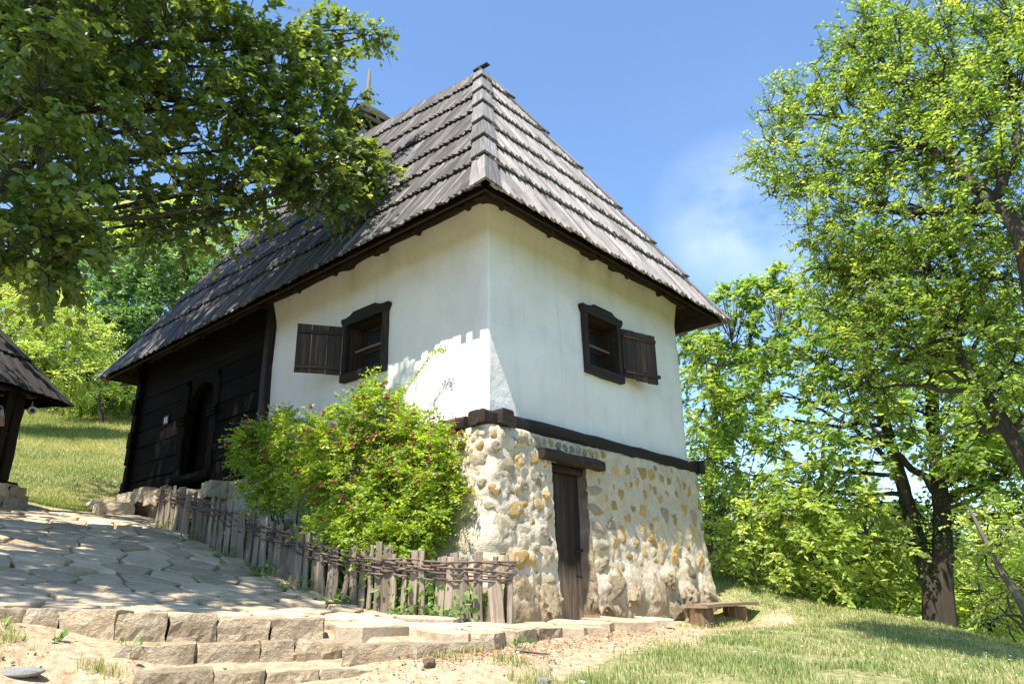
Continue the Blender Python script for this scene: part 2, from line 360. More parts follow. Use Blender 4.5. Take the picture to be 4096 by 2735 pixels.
# ------------------------------------------------------------------ cloud: one thin wisp east of the roof, sky goes on evenly elsewhere
def cloud():
    ns, ls, sky_, bg_ = CLOUD_NODES
    tc = ns.new('ShaderNodeTexCoord')
    d0 = unit(ray(1690, 490)); d1 = unit(ray(1640, 250))
    def blob(d, wid, amt):
        vm = ns.new('ShaderNodeVectorMath'); vm.operation = 'DISTANCE'; ls.new(tc.outputs['Generated'], vm.inputs[0]); vm.inputs[1].default_value = tuple(d)
        return math_(ns, ls, 'MULTIPLY', math_(ns, ls, 'SUBTRACT', 1.0, math_(ns, ls, 'DIVIDE', vm.outputs['Value'], wid), True), amt)
    mp = ns.new('ShaderNodeMapping'); mp.inputs['Scale'].default_value = (1, 1, 1.5); ls.new(tc.outputs['Generated'], mp.inputs[0])
    n = noise_(ns, ls, mp.outputs[0], 5.5, 7, .55)
    w = math_(ns, ls, 'ADD', blob(d0, .115, .85), blob(d1, .13, .04))
    f = math_(ns, ls, 'MULTIPLY', w, math_(ns, ls, 'MULTIPLY', math_(ns, ls, 'SUBTRACT', n, .30, True), 2.6), True)
    f = math_(ns, ls, 'MULTIPLY', f, .75)
    ls.new(mixc(ns, ls, f, sky_.outputs[0], (6.5, 6.8, 7.4)), bg_.inputs[0])
cloud()

# ------------------------------------------------------------------ lie of the land
_ru = np.array([-6, -2.5, -1.2, -.6, .1, .57, 1.17, 2.03, 3.03, 4.22, 5.64, 7.0, 8.6, 12.0])
_rz = np.array([-.20, -.06, -.01, .02, .075, .115, .20, .37, .63, .98, 1.34, 1.60, 1.80, 2.15])
def ramp_z(x, y):
    a, u = tohouse(x, y); v = -a
    z = np.interp(u, _ru, _rz) + .03 * np.clip(v - 1, -1.0, 3.5) * np.clip(1 - u / 6, 0, 1)
    return z
def xy(px, py, D): p = at(px, py, D); return (p[0], p[1])
FOOT_R = [xy(1520, 1432, 9.8), tuple(H(3.2, -.42, 0)[:2]), tuple(H(1.9, -.40, 0)[:2]), tuple(H(.9, -.42, 0)[:2]), tuple(H(.1, -.55, 0)[:2]), tuple(H(-.75, -.55, 0)[:2])]
FENCE_PLAN = [(-.46, -.74), (-.70, -.28), (-.86, .3), (-.98, 1.3), (-1.0, 2.1), (-1.02, 3.0), (-1.06, 4.2), (-1.10, 5.4), (-1.12, 6.0)]
PAVE_POLY = [(-6.2, 4.4), xy(0, 1390, 6.28), xy(370, 1412, 6.14), xy(740, 1425, 6.10), xy(770, 1455, 5.62), xy(960, 1470, 5.40), xy(1130, 1452, 5.78), xy(1250, 1446, 6.72), xy(1400, 1437, 8.05), xy(1480, 1438, 8.9), xy(1540, 1436, 9.4)] + FOOT_R + \
    [tuple(H(a - .08, u, 0)[:2]) for a, u in FENCE_PLAN] + [tuple(H(-.35, 6.3, 0)[:2]), tuple(H(-.4, 8.6, 0)[:2]), xy(300, 1172, 15.2), xy(150, 1172, 15.2), xy(0, 1170, 15.0), (-9.6, 11.0), (-9.0, 7.5)]
PAVE_POLY = [tuple(map(float, p)) for p in PAVE_POLY]
def poly_sd(poly, x, y):
    """signed distance, positive inside"""
    x = np.asarray(x, float); y = np.asarray(y, float); d = np.full(x.shape, 1e9); ins = np.zeros(x.shape, bool)
    n = len(poly)
    for i in range(n):
        ax, ay = poly[i]; bx, by = poly[(i + 1) % n]
        ex, ey = bx - ax, by - ay; t = np.clip(((x - ax) * ex + (y - ay) * ey) / (ex * ex + ey * ey + 1e-12), 0, 1)
        d = np.minimum(d, np.hypot(x - ax - t * ex, y - ay - t * ey))
        c = ((ay > y) != (by > y)) & (x < (bx - ax) * (y - ay) / (by - ay + 1e-12) + ax); ins ^= c
    return np.where(ins, d, -d)
CP = []
def cp(px, py, D, dz=0): p = at(px, py, D); CP.append((p[0], p[1], p[2] + dz))
def cpa(az, D, z): CP.append((D * math.sin(R(az)), D * math.cos(R(az)), z))
for px, py, D in [(400, 1540, 5.30), (560, 1537, 5.28), (700, 1535, 5.22), (870, 1532, 5.06), (1050, 1512, 5.10), (380, 1600, 4.88), (600, 1600, 4.85), (820, 1600, 4.80), (200, 1478, 5.72), (0, 1567, 5.0), (120, 1480, 5.5), (0, 1440, 5.6), (250, 1560, 5.05), (300, 1500, 5.5), (870, 1568, 4.75), (1000, 1567, 4.8), (1000, 1522, 5.0), (1130, 1500, 5.3), (1250, 1475, 6.3), (1400, 1452, 7.7), (1560, 1445, 9.3),
                  (1300, 1520, 5.6), (1600, 1500, 6.6), (1600, 1567, 5.3), (2000, 1567, 5.6), (2348, 1567, 6.2), (2348, 1520, 8.2), (2000, 1500, 8.0), (1800, 1460, 9.0), (1607, 1440, 10.7), (1650, 1449, 9.5), (1750, 1445, 10.0), (1650, 1442, 10.4), (1725, 1434, 11.3), (1715, 1430, 11.9), (1780, 1405, 12.2),
                  (1640, 1352, 12.9), (1622, 1310, 14.6), (1700, 1325, 14.6), (1800, 1352, 14.4), (1905, 1382, 14.6), (2000, 1400, 14.2), (2100, 1422, 13.8), (2155, 1436, 13.6), (2250, 1460, 12.8), (2348, 1482, 12.2), (2000, 1440, 11.0), (2200, 1490, 9.8),
                  (60, 1150, 15.6), (150, 1165, 16.0), (300, 1165, 16.4), (200, 1100, 19), (300, 1100, 19.5), (100, 1050, 23), (300, 1050, 24), (200, 1000, 29), (300, 960, 35), (60, 955, 35), (200, 955, 36), (-300, 955, 36), (-300, 1120, 17)]:
    cp(px, py, D)
for az, D, z in [(0, 1, -1.35), (90, 2.5, -1.4), (180, 3, -1.5), (-90, 3, -1.1), (-45, 3.2, -.55), (0, 3.2, -.75), (30, 3.4, -.8), (180, 12, -3), (120, 10, -3), (-120, 10, -1.0), (-70, 8, .6), (-80, 16, 1.5), (-60, 20, 3.2), (60, 10, -1.6), (90, 14, -3.5),
                 (-20, 50, 12.5), (-45, 50, 13), (-70, 50, 10), (0, 45, 9), (-5, 24, 4.0), (5, 20, 2.6), (12, 26, 2.0), (12, 45, 4), (20, 20, -.8), (25, 24, -3.2), (30, 22, -3.2), (36, 20, -3.2), (30, 40, -8), (20, 40, -5), (40, 40, -9), (60, 30, -7), (60, 60, -14), (90, 50, -14), (180, 60, -16), (135, 50, -14), (-120, 50, -2), (30, 90, -18), (15, 90, -12), (-30, 95, 24), (-60, 95, 22), (0, 95, 14), (-90, 95, 8), (180, 95, -22), (90, 95, -22), (135, 95, -22), (-135, 95, -10)]:
    cpa(az, D, z)
for a, u in [(2, 2), (4.8, .3), (4.9, 3), (5.2, 6), (4.9, 10), (2.5, 10.3), (0, 10.3), (3.0, -.3), (1.3, -.3), (4.4, -.35)]:
    p = H(a, u, 0); CP.append((p[0], p[1], [-.1, .1, .5, 1.1, 2.0, 2.1, 2.0, -.07, -.06, -.02][[(2, 2), (4.8, .3), (4.9, 3), (5.2, 6), (4.9, 10), (2.5, 10.3), (0, 10.3), (3.0, -.3), (1.3, -.3), (4.4, -.35)].index((a, u))]))
for u in (.3, 1.2, 2.2, 3.2, 4.4, 5.6, 7.2, 8.6):
    for a in (-.4, -1.5, -3.2):
        p = H(a, u, 0); CP.append((p[0], p[1], float(ramp_z(p[0], p[1])) - .03))
CP = np.array(CP)
def _kern(d): return d
_A = _kern(np.linalg.norm(CP[:, None, :2] - CP[None, :, :2], axis=2)) - np.eye(len(CP)) * .02
_P = np.c_[np.ones(len(CP)), CP[:, :2]]
_S = np.block([[_A, _P], [_P.T, np.zeros((3, 3))]])
_W = np.linalg.solve(_S, np.r_[CP[:, 2], 0, 0, 0])
def rbf(x, y):
    out = np.empty(x.size); X = x.ravel(); Y = y.ravel()
    for i in range(0, X.size, 4000):
        q = np.c_[X[i:i + 4000], Y[i:i + 4000]]
        out[i:i + 4000] = _kern(np.linalg.norm(q[:, None] - CP[None, :, :2], axis=2)) @ _W[:-3] + _W[-3] + q @ _W[-2:]
    return out.reshape(x.shape)
def far_z(x, y):
    r = np.hypot(x, y); az = np.degrees(np.arctan2(x, y))
    east = np.exp(-((az - 60) / 70) ** 2)
    west = np.exp(-((az + 40) / 50) ** 2)
    valley = -22 * np.clip((r - 60) / 120, 0, 1)
    ridge = 62 * np.exp(-((r - 950) / 420) ** 2) * (.75 + .25 * np.sin(az * .11 + 1) + .12 * np.sin(az * .37))
    return -14 + valley * .6 + ridge + west * (36 + .03 * np.minimum(r, 900)) + 0 * east
def ground_z(x, y):
    x = np.asarray(x, float); y = np.asarray(y, float); shp = x.shape
    x = np.atleast_1d(x); y = np.atleast_1d(y)
    r = np.hypot(x, y); z = np.where(r < 130, rbf(np.where(r < 130, x, 0), np.where(r < 130, y, 0)), 0)
    t = np.clip((r - 55) / 60, 0, 1); t = t * t * (3 - 2 * t); z = z * (1 - t) + far_z(x, y) * t
    sd = poly_sd(PAVE_POLY, x, y); w = np.clip(sd / .10 + .1, 0, 1)
    z = z * (1 - w) + (ramp_z(x, y) - .055) * w
    return z.reshape(shp) if shp else float(z[0])
def gz(x, y): return float(ground_z(np.array([x]), np.array([y]))[0])

BAREP = None
def build_ground():
    global BAREP
    th = np.unique(np.r_[np.arange(-180, -50, 4.0), np.arange(-50, 50, .42), np.arange(50, 180, 4.0)])
    r = [.3]
    while r[-1] < 4.0: r.append(r[-1] * 1.10)
    while r[-1] < 17: r.append(r[-1] + .055 + .0035 * (r[-1] - 4))
    while r[-1] < 3000: r.append(r[-1] * 1.035)
    r = np.array(r); T, RR = np.meshgrid(np.radians(th), r)
    x = RR * np.sin(T); y = RR * np.cos(T); z = ground_z(x, y)
    near = np.exp(-(RR / 22) ** 2)
    nz = np.array([mnoise.noise(Vector((a * 1.7, b * 1.7, .3))) * .035 + mnoise.noise(Vector((a * 6, b * 6, 5))) * .014 if c > .02 else 0 for a, b, c in zip(x.ravel(), y.ravel(), near.ravel())]).reshape(x.shape)
    sd = poly_sd(PAVE_POLY, x, y); z = z + nz * near * np.where(sd > -.05, .25, 1)
    nr, nt = x.shape; V = np.c_[x.ravel(), y.ravel(), z.ravel()]
    V = np.r_[V, [[0, 0, gz(0, 0)]]]
    i = np.arange(nr - 1)[:, None] * nt; j = np.arange(nt)[None, :]; j2 = (j + 1) % nt
    F = np.stack([i + j, i + nt + j, i + nt + j2, i + j2], -1).reshape(-1, 4)[:, ::-1]
    o = np_mesh('ground', V, F, np.zeros(len(V)), M_GROUND, smooth=True); tag(o, kind='structure')
    # soil where feet wear it: round the paving, in front of the door and bench, left of the steps
    dd = -sd
    left = np.exp(-((x + 3.6) / 1.5) ** 2 - ((y - 4.6) / 1.0) ** 2) * 1.2
    px_path = poly_sd([xy(860, 1568, 4.6), xy(1130, 1500, 5.2), xy(1400, 1455, 7.6), xy(1560, 1443, 9.3), xy(1790, 1405, 12.3), xy(1800, 1425, 11.6), xy(1640, 1448, 9.4), xy(1560, 1470, 7.7), xy(1420, 1495, 6.5), xy(1180, 1567, 4.9)], x, y)
    BAREP = [xy(-500, 1660, 4.2), xy(1160, 1590, 4.6), xy(1420, 1492, 6.6), xy(1400, 1450, 7.7), xy(1130, 1478, 5.5), xy(960, 1500, 5.1), xy(300, 1470, 5.7), xy(-500, 1430, 5.9)]; bare = poly_sd(BAREP, x, y); px_path = np.maximum(px_path, bare)
    dirt = .9 * np.exp(-np.clip(dd, 0, 9) / .25) + left + np.clip(px_path / .3 + .75, 0, 1.1)
    dirt = np.clip(dirt, 0, 1.2) + np.where((x > -.5) & (RR < 14), .22, 0)
    lon = np.degrees(np.arctan2(x, y))
    dirt += .28 * np.exp(-((lon + 30) / 6) ** 2 - ((RR - 19) / 3.2) ** 2)
    a = o.data.attributes.new('dirt', 'FLOAT', 'POINT'); a.data.foreach_set('value', np.r_[dirt.ravel(), 0].astype(np.float32))
    wood = np.clip((RR - 60) / 30, 0, 1); a = o.data.attributes.new('wood', 'FLOAT', 'POINT'); a.data.foreach_set('value', np.r_[wood.ravel(), 0].astype(np.float32))
build_ground()

# ------------------------------------------------------------------ paving and steps
def clip_poly(P, nx, ny, c):
    out = []
    for i in range(len(P)):
        a, b = P[i], P[(i + 1) % len(P)]; da = nx * a[0] + ny * a[1] - c; db = nx * b[0] + ny * b[1] - c
        if da <= 0: out.append(a)
        if (da < 0 < db) or (db < 0 < da):
            t = da / (da - db); out.append((a[0] + (b[0] - a[0]) * t, a[1] + (b[1] - a[1]) * t))
    return out
def clip_to(P, poly):
    """keep the part of convex P inside simple polygon: shrink each vertex toward the centroid until it is inside"""
    c = np.mean(P, 0); out = []
    for p in P:
        p = np.array(p)
        for k in range(14):
            if poly_sd(poly, p[0:1], p[1:2])[0] > 0.0: break
            p = c + (p - c) * .9
        out.append(tuple(p))
    return out
def stone_mesh(mb, P, ztop, depth, gap, tiltx=0, tilty=0, bev=.022):
    P = np.array(P); c = P.mean(0)
    pts = []
    for i in range(len(P)):
        a, b = P[i], P[(i + 1) % len(P)]; L = np.linalg.norm(b - a); n = max(1, int(L / .16))
        for k in range(n):
            q = a + (b - a) * k / n
            if k: q = q + np.random.default_rng(int(abs(q[0] * 917 + q[1] * 313) * 10)).normal(0, .014, 2)
            pts.append(q)
    pts = np.array(pts); d = pts - c; L = np.linalg.norm(d, axis=1, keepdims=True)
    # round the corners a little and pull in for the joint
    sm = (np.roll(pts, 1, 0) + np.roll(pts, -1, 0) + 8 * pts) / 10
    pts = sm - d / L * gap
    n = len(pts); V = []; 
    def zt(q, k=0): return ztop(q[0], q[1]) + tiltx * (q[0] - c[0]) + tilty * (q[1] - c[1])
    for q in pts: V.append((q[0], q[1], zt(q) - depth))
    for q in pts: V.append((q[0], q[1], zt(q) - bev * random.uniform(.6, 1.3)))
    for q in pts:
        dq = q - c; l = np.linalg.norm(dq); qi = c + dq * max(.4, (l - bev * 1.2) / l); V.append((qi[0], qi[1], zt(qi) + random.uniform(-.005, .004)))
    for q in pts:
        dq = q - c; qi = c + dq * .5; V.append((qi[0], qi[1], zt(qi) + random.uniform(-.004, .005)))
    V.append((c[0], c[1], zt(c))); F = []
    for k in range(3):
        for i in range(n): F.append((k * n + i, k * n + (i + 1) % n, (k + 1) * n + (i + 1) % n, (k + 1) * n + i))
    for i in range(n): F.append((3 * n + i, 3 * n + (i + 1) % n, 4 * n))
    ar = sum(pts[i][0] * pts[(i + 1) % n][1] - pts[(i + 1) % n][0] * pts[i][1] for i in range(n))
    if ar < 0: F = [tuple(reversed(f)) for f in F]
    mb.add(V, F)
def build_paving():
    root = thing('paved_path', (0, 0, 0), kind='structure'); root['label'] = 'path of irregular grey flagstones rising along the house'
    seeds = []; rg = np.random.default_rng(11); y = 3.4; row = 0
    while y < 16:
        x = -10 + (row % 2) * .22
        while x < 3.2:
            sx, sy = x + rg.uniform(-.22, .22), y + rg.uniform(-.18, .18)
            if poly_sd(PAVE_POLY, np.array([sx]), np.array([sy]))[0] > -.02: seeds.append((sx, sy))
            x += .48
        y += .38; row += 1
    S = np.array(seeds); cnt = 0; order = np.argsort(-np.abs(S[:, 0]) * 0 + S[:, 1])
    for i in order:
        p = S[i]; w = .55; P = [(p[0] - w, p[1] - w), (p[0] + w, p[1] - w), (p[0] + w, p[1] + w), (p[0] - w, p[1] + w)]
        dist = np.linalg.norm(S - p, axis=1)
        for j in np.argsort(dist)[1:14]:
            q = S[j]; nx, ny = q - p; m = (q + p) / 2; P = clip_poly(P, nx, ny, nx * m[0] + ny * m[1])
            if len(P) < 3: break
        if len(P) < 3: continue
        P = clip_to(P, PAVE_POLY); A = abs(sum(P[k][0] * P[(k + 1) % len(P)][1] - P[(k + 1) % len(P)][0] * P[k][1] for k in range(len(P)))) / 2
        if A < .035: continue
        sd = poly_sd(PAVE_POLY, p[None, 0], p[None, 1])[0]
        mb = MB(); dz = rg.normal(0, .008)
        stone_mesh(mb, P, lambda X, Y: float(ramp_z(X, Y)) + dz, .30 if (sd < .45 and p[1] < 9) else .09, rg.choice([.004, .008, .013, .022]), rg.normal(0, .007), rg.normal(0, .007), rg.uniform(.006, .013))
        mb.build('paving_stone', M_PAVE, root, False); cnt += 1
    return root
PAVED = build_paving()

def rough_block(name, size, mat_, seed, amp=.03, n=(9, 5, 5)):
    """A quarried block: subdivided box with broken, uneven faces, origin at its bottom centre."""
    V = {}; F = []; nx, ny, nz = n; out = []
    def vid(i, j, k):
        key = (i, j, k)
        if key not in V:
            p = np.array([(i / nx - .5), (j / ny - .5), k / nz]); q = p * size
            s = Vector((q[0] * 7 + seed * 9.1, q[1] * 7, q[2] * 7)); nvec = mnoise.noise_vector(s)
            edge = sum((i in (0, nx), j in (0, ny), k in (0, nz)))
            q = q + np.array(nvec) * amp * (.4 if k == nz else 1.1) + np.array(mnoise.noise_vector(s * 2.7)) * amp * .45
            cen = np.array([0, 0, size[2] / 2])
            if edge >= 2: q = cen + (q - cen) * ((.98 if edge == 2 else .955) + .03 * mnoise.noise(s * 1.9))
            V[key] = len(out); out.append(q)
        return V[key]
    for i in range(nx):
        for j in range(ny):
            F.append((vid(i, j, nz), vid(i + 1, j, nz), vid(i + 1, j + 1, nz), vid(i, j + 1, nz)))
    for i in range(nx):
        for k in range(nz):
            F.append((vid(i, 0, k), vid(i + 1, 0, k), vid(i + 1, 0, k + 1), vid(i, 0, k + 1)))
            F.append((vid(i + 1, ny, k), vid(i, ny, k), vid(i, ny, k + 1), vid(i + 1, ny, k + 1)))
    for j in range(ny):
        for k in range(nz):
            F.append((vid(0, j + 1, k), vid(0, j, k), vid(0, j, k + 1), vid(0, j + 1, k + 1)))
            F.append((vid(nx, j, k), vid(nx, j + 1, k), vid(nx, j + 1, k + 1), vid(nx, j, k + 1)))
    mb = MB(); mb.add(out, F); return mb
def place_block(name, p0, p1, top, hgt, depth, mat_, root, seed, amp=.028):
    """block whose front lower/upper edge runs from p0 to p1 (plan), going back by depth"""
    p0 = np.array(p0[:2]); p1 = np.array(p1[:2]); d = p1 - p0; L = np.linalg.norm(d); d /= L; back = np.array([-d[1], d[0]])
    if back[1] < 0: back = -back
    mb = rough_block(name, np.array([L, depth, hgt]), mat_, seed, amp)
    c = (p0 + p1) / 2 + back * depth / 2; o = mb.build(name, mat_, None)
    o.location = (c[0], c[1], top - hgt); o.rotation_euler = (random.uniform(-.02, .02), random.uniform(-.025, .025), math.atan2(d[1], d[0]))
    o.parent = root; return o
def build_steps():
    root = thing('stone_steps', (0, 0, 0), kind='structure'); root['label'] = 'three low steps of rough stone blocks'
    def run(pxs, py, D, hgt, depth, seed):
        for k in range(len(pxs) - 1):
            a, b = pxs[k], pxs[k + 1]; f = (k + .5) / (len(pxs) - 1)
            y0 = py(a); y1 = py(b); A = at(a + .6, y0, D(a)); B = at(b - .6, y1, D(b)); top = (A[2] + B[2]) / 2
            place_block('step_block', A, B, top + random.uniform(-.008, .012), hgt * random.uniform(.95, 1.15), depth * random.uniform(.9, 1.25), M_BLOCK, root, seed + k, random.uniform(.018, .032))
    run([-240, -120, -10, 60, 138, 268, 386, 502, 624, 744], lambda x: 1390 + .045 * x if x > 0 else 1390, lambda x: 5.92 if x < 140 else 5.80, .23, .34, 1)
    run([262, 455, 598, 678, 785], lambda x: 1481 - .012 * x, lambda x: 5.40, .26, .40, 20)
    run([782, 955], lambda x: 1485 - .012 * x, lambda x: 5.22, .27, .55, 26)
    run([955, 1130], lambda x: 1478 - .075 * (x - 955), lambda x: 5.15 + .0022 * (x - 955), .25, .52, 29)
    run([306, 492, 612, 735, 862], lambda x: 1545 - .006 * x, lambda x: 5.02, .25, .36, 40)
    run([290, 480, 700, 900], lambda x: 1625, lambda x: 4.62, .25, .40, 60)
    # curb stones in front of the cellar door
    for k, (a, ya, Da, b, yb, Db) in enumerate([(1134, 1462, 5.6, 1180, 1455, 6.1), (1180, 1455, 6.1, 1235, 1450, 6.5), (1235, 1449, 6.5, 1300, 1445, 7.0), (1300, 1444, 7.0, 1385, 1441, 7.8)]):
        A = at(a, ya, Da); B = at(b, yb, Db); place_block('kerb_stone', A, B, min(A[2], B[2]) + .03, .17, .24, M_BLOCK, root, 80 + k, .02)
build_steps()

# ------------------------------------------------------------------ the house
HOUSE = thing('folk_house', H(2.4, 5, 0), 'white plastered old house on a rough stone base with tall dark shingled roof', 'house')
class Path:
    """plan outline with rounded corners; point(s) -> position and outward normal"""
    def __init__(s, pts, rad=.15, step=.02):
        P = [np.array(p, float) for p in pts]; fine = []
        for i in range(len(P)):
            if 0 < i < len(P) - 1 and rad > 0:
                a = P[i] + unit(P[i - 1] - P[i]) * rad; b = P[i] + unit(P[i + 1] - P[i]) * rad
                for k in range(7):
                    t = k / 6; fine.append((1 - t) ** 2 * a + 2 * t * (1 - t) * P[i] + t * t * b)
            else: fine.append(P[i])
        s.P = np.array(fine); d = np.linalg.norm(np.diff(s.P, axis=0), axis=1); s.S = np.r_[0, np.cumsum(d)]; s.L = s.S[-1]
    def __call__(s, t):
        x = np.interp(t, s.S, s.P[:, 0]); y = np.interp(t, s.S, s.P[:, 1]); e = .05
        dx = np.interp(t + e, s.S, s.P[:, 0]) - np.interp(t - e, s.S, s.P[:, 0]); dy = np.interp(t + e, s.S, s.P[:, 1]) - np.interp(t - e, s.S, s.P[:, 1])
        l = math.hypot(dx, dy); return np.array([x, y]), np.array([dy / l, -dx / l])
    def near(s, a, u):
        i = np.argmin((s.P[:, 0] - a) ** 2 + (s.P[:, 1] - u) ** 2); best = min(np.linspace(max(0, s.S[i] - 6), min(s.L, s.S[i] + 6), 1200), key=lambda t: np.hypot(*(s(t)[0] - [a, u]))); return best
# stone base: one wall wrapped round the corners, battered, uneven
OFF = .10
BASE = Path([(-OFF, 10.15), (-OFF, -OFF), (LR + .0, -OFF), (LR + .0, 10.15), (-OFF, 10.15)], .09)
DOOR_A = (.965, 1.685); DOOR_TOP = 1.815
STONES = []; _SA = []
def base_pt(s, z, extra=0.0, nz=True):
    p, n = BASE(s); t = np.clip(1 - z / 2.1, 0, 1.25); off = .02 + .10 * t ** 1.4
    w = H(p[0], p[1], z); rough = 1.0 if s < S_DOOR[0] else .55
    off += .045 * fbm(w, 2.1, 2) * rough + .022 * fbm(w + 9, 6, 2) * rough
    if len(_SA):
        A = _SA[0]; d = ((A[:, 0] - s) / (A[:, 2] * 1.25)) ** 2 + ((A[:, 1] - z) / (A[:, 3] * 1.25)) ** 2; off += float(np.max(A[:, 4] * np.exp(-d ** 1.3)))
    near_door = min(abs(s - S_DOOR[0]), abs(s - S_DOOR[1]))
    if z < DOOR_TOP + .1 and near_door < .12: off = off * .8 + .02
    if nz: off += .026 * fbm(w + 3, 13, 2) * (.6 + .4 * rough) + .007 * fbm(w + 7, 38, 1)
    q = p + n * (off + extra); return H(q[0], q[1], z), dR * n[0] + dL * n[1]
S_CORNER = BASE.near(-OFF, -OFF); S_DOOR = (BASE.near(DOOR_A[0], -OFF), BASE.near(DOOR_A[1], -OFF))
S_END = BASE.near(LR, -OFF)
def build_base():
    s_list = sorted(set(np.round(np.r_[np.arange(0, S_CORNER - 3, .25), np.arange(S_CORNER - 3, S_CORNER - 1.2, .06), np.arange(S_CORNER - 1.2, S_END + .25, .028), np.arange(S_END + .3, BASE.L + .01, .3)], 4)))
    s_list = [s for s in s_list if min(abs(s - S_DOOR[0]), abs(s - S_DOOR[1])) > .012] + list(S_DOOR); s_list.sort()
    z_list = sorted([z for z in np.arange(-.6, 2.11, .032) if abs(z - DOOR_TOP) > .014] + [DOOR_TOP, 2.13]); nz = len(z_list)
    V = []; F = []
    for s in s_list:
        for z in z_list: V.append(base_pt(s, z)[0])
    def indoor(i, k): return S_DOOR[0] - 1e-3 <= s_list[i] and s_list[i + 1] <= S_DOOR[1] + 1e-3 and z_list[k + 1] <= DOOR_TOP + 1e-3
    for i in range(len(s_list) - 1):
        for k in range(nz - 1):
            if not indoor(i, k): F.append((i * nz + k, (i + 1) * nz + k, (i + 1) * nz + k + 1, i * nz + k + 1))
    # door reveals (masonry cheeks) and the flat top under the sill beams
    for s, flip in ((S_DOOR[0], False), (S_DOOR[1], True)):
        i = s_list.index(s); ks = [k for k in range(nz) if z_list[k] <= DOOR_TOP + 1e-3]
        o = len(V)
        for k in ks:
            p = np.array(V[i * nz + k]); a, u = tohouse(p[0], p[1]); V.append(H(a, .30, p[2]))
        for m in range(len(ks) - 1):
            f = (i * nz + ks[m], i * nz + ks[m + 1], o + m + 1, o + m); F.append(tuple(reversed(f)) if flip else f)
    o = len(V)
    for i, s in enumerate(s_list):
        p = np.array(V[i * nz + nz - 1]); pt, n = BASE(s); q = pt - n * .5; V.append(H(q[0], q[1], 2.15))
    for i in range(len(s_list) - 1): F.append((i * nz + nz - 1, (i + 1) * nz + nz - 1, o + i + 1, o + i))
    mb = MB(); mb.add(V, F); b = mb.build('stone_base', M_MORTAR, HOUSE, True)
    return b
def ico(sub):
    t = (1 + 5 ** .5) / 2; V = [unit(v) for v in [(-1, t, 0), (1, t, 0), (-1, -t, 0), (1, -t, 0), (0, -1, t), (0, 1, t), (0, -1, -t), (0, 1, -t), (t, 0, -1), (t, 0, 1), (-t, 0, -1), (-t, 0, 1)]]
    F = [(0, 11, 5), (0, 5, 1), (0, 1, 7), (0, 7, 10), (0, 10, 11), (1, 5, 9), (5, 11, 4), (11, 10, 2), (10, 7, 6), (7, 1, 8), (3, 9, 4), (3, 4, 2), (3, 2, 6), (3, 6, 8), (3, 8, 9), (4, 9, 5), (2, 4, 11), (6, 2, 10), (8, 6, 7), (9, 8, 1)]
    for _ in range(sub):
        c = {}; G = []
        def mid(a, b):
            k = (min(a, b), max(a, b))
            if k not in c: c[k] = len(V); V.append(unit(V[a] + V[b]))
            return c[k]
        for a, b, d in F:
            x, y, z = mid(a, b), mid(b, d), mid(d, a); G += [(a, x, z), (b, y, x), (d, z, y), (x, y, z)]
        F = G
    return V, F
ICO1, ICO2 = ico(1), ico(2)
def rock_mesh(name, mat_, seed, cuts=7, base=ICO2, rough=.10, smooth=False):
    rg = np.random.default_rng(seed); V = np.array(base[0]).copy()
    for i, p in enumerate(V): V[i] = p * (1 + rough * 2 * mnoise.noise(Vector(p * 1.6 + seed * 3.3)) + rough * mnoise.noise(Vector(p * 4 + seed)))
    for _ in range(cuts):
        n = unit(rg.normal(size=3)); h = rg.uniform(.62, .88); d = V @ n - h; V = V - np.outer(np.clip(d, 0, None) * .92, n)
    mb = MB(); mb.add(V, base[1]); return mb.mesh(name, mat_, smooth)
def basis(nrm, roll=0):
    n = unit(nrm); t = unit(np.cross(UPZ, n)) if abs(n[2]) < .95 else np.array([1.0, 0, 0]); b = np.cross(n, t)
    t2 = t * math.cos(roll) + b * math.sin(roll); b2 = np.cross(n, t2); return Matrix((t2, b2, n)).transposed()
def put(name, me, loc, basis3, scale, parent):
    o = bpy.data.objects.new(name, me); COL.objects.link(o)
    m = basis3.to_4x4() @ Matrix.Diagonal((*scale, 1)); m.translation = Vector(tuple(map(float, loc)))
    o.matrix_world = m
    if parent is not None:
        o.parent = parent; o.matrix_parent_inverse = parent.matrix_world.inverted()
    return o
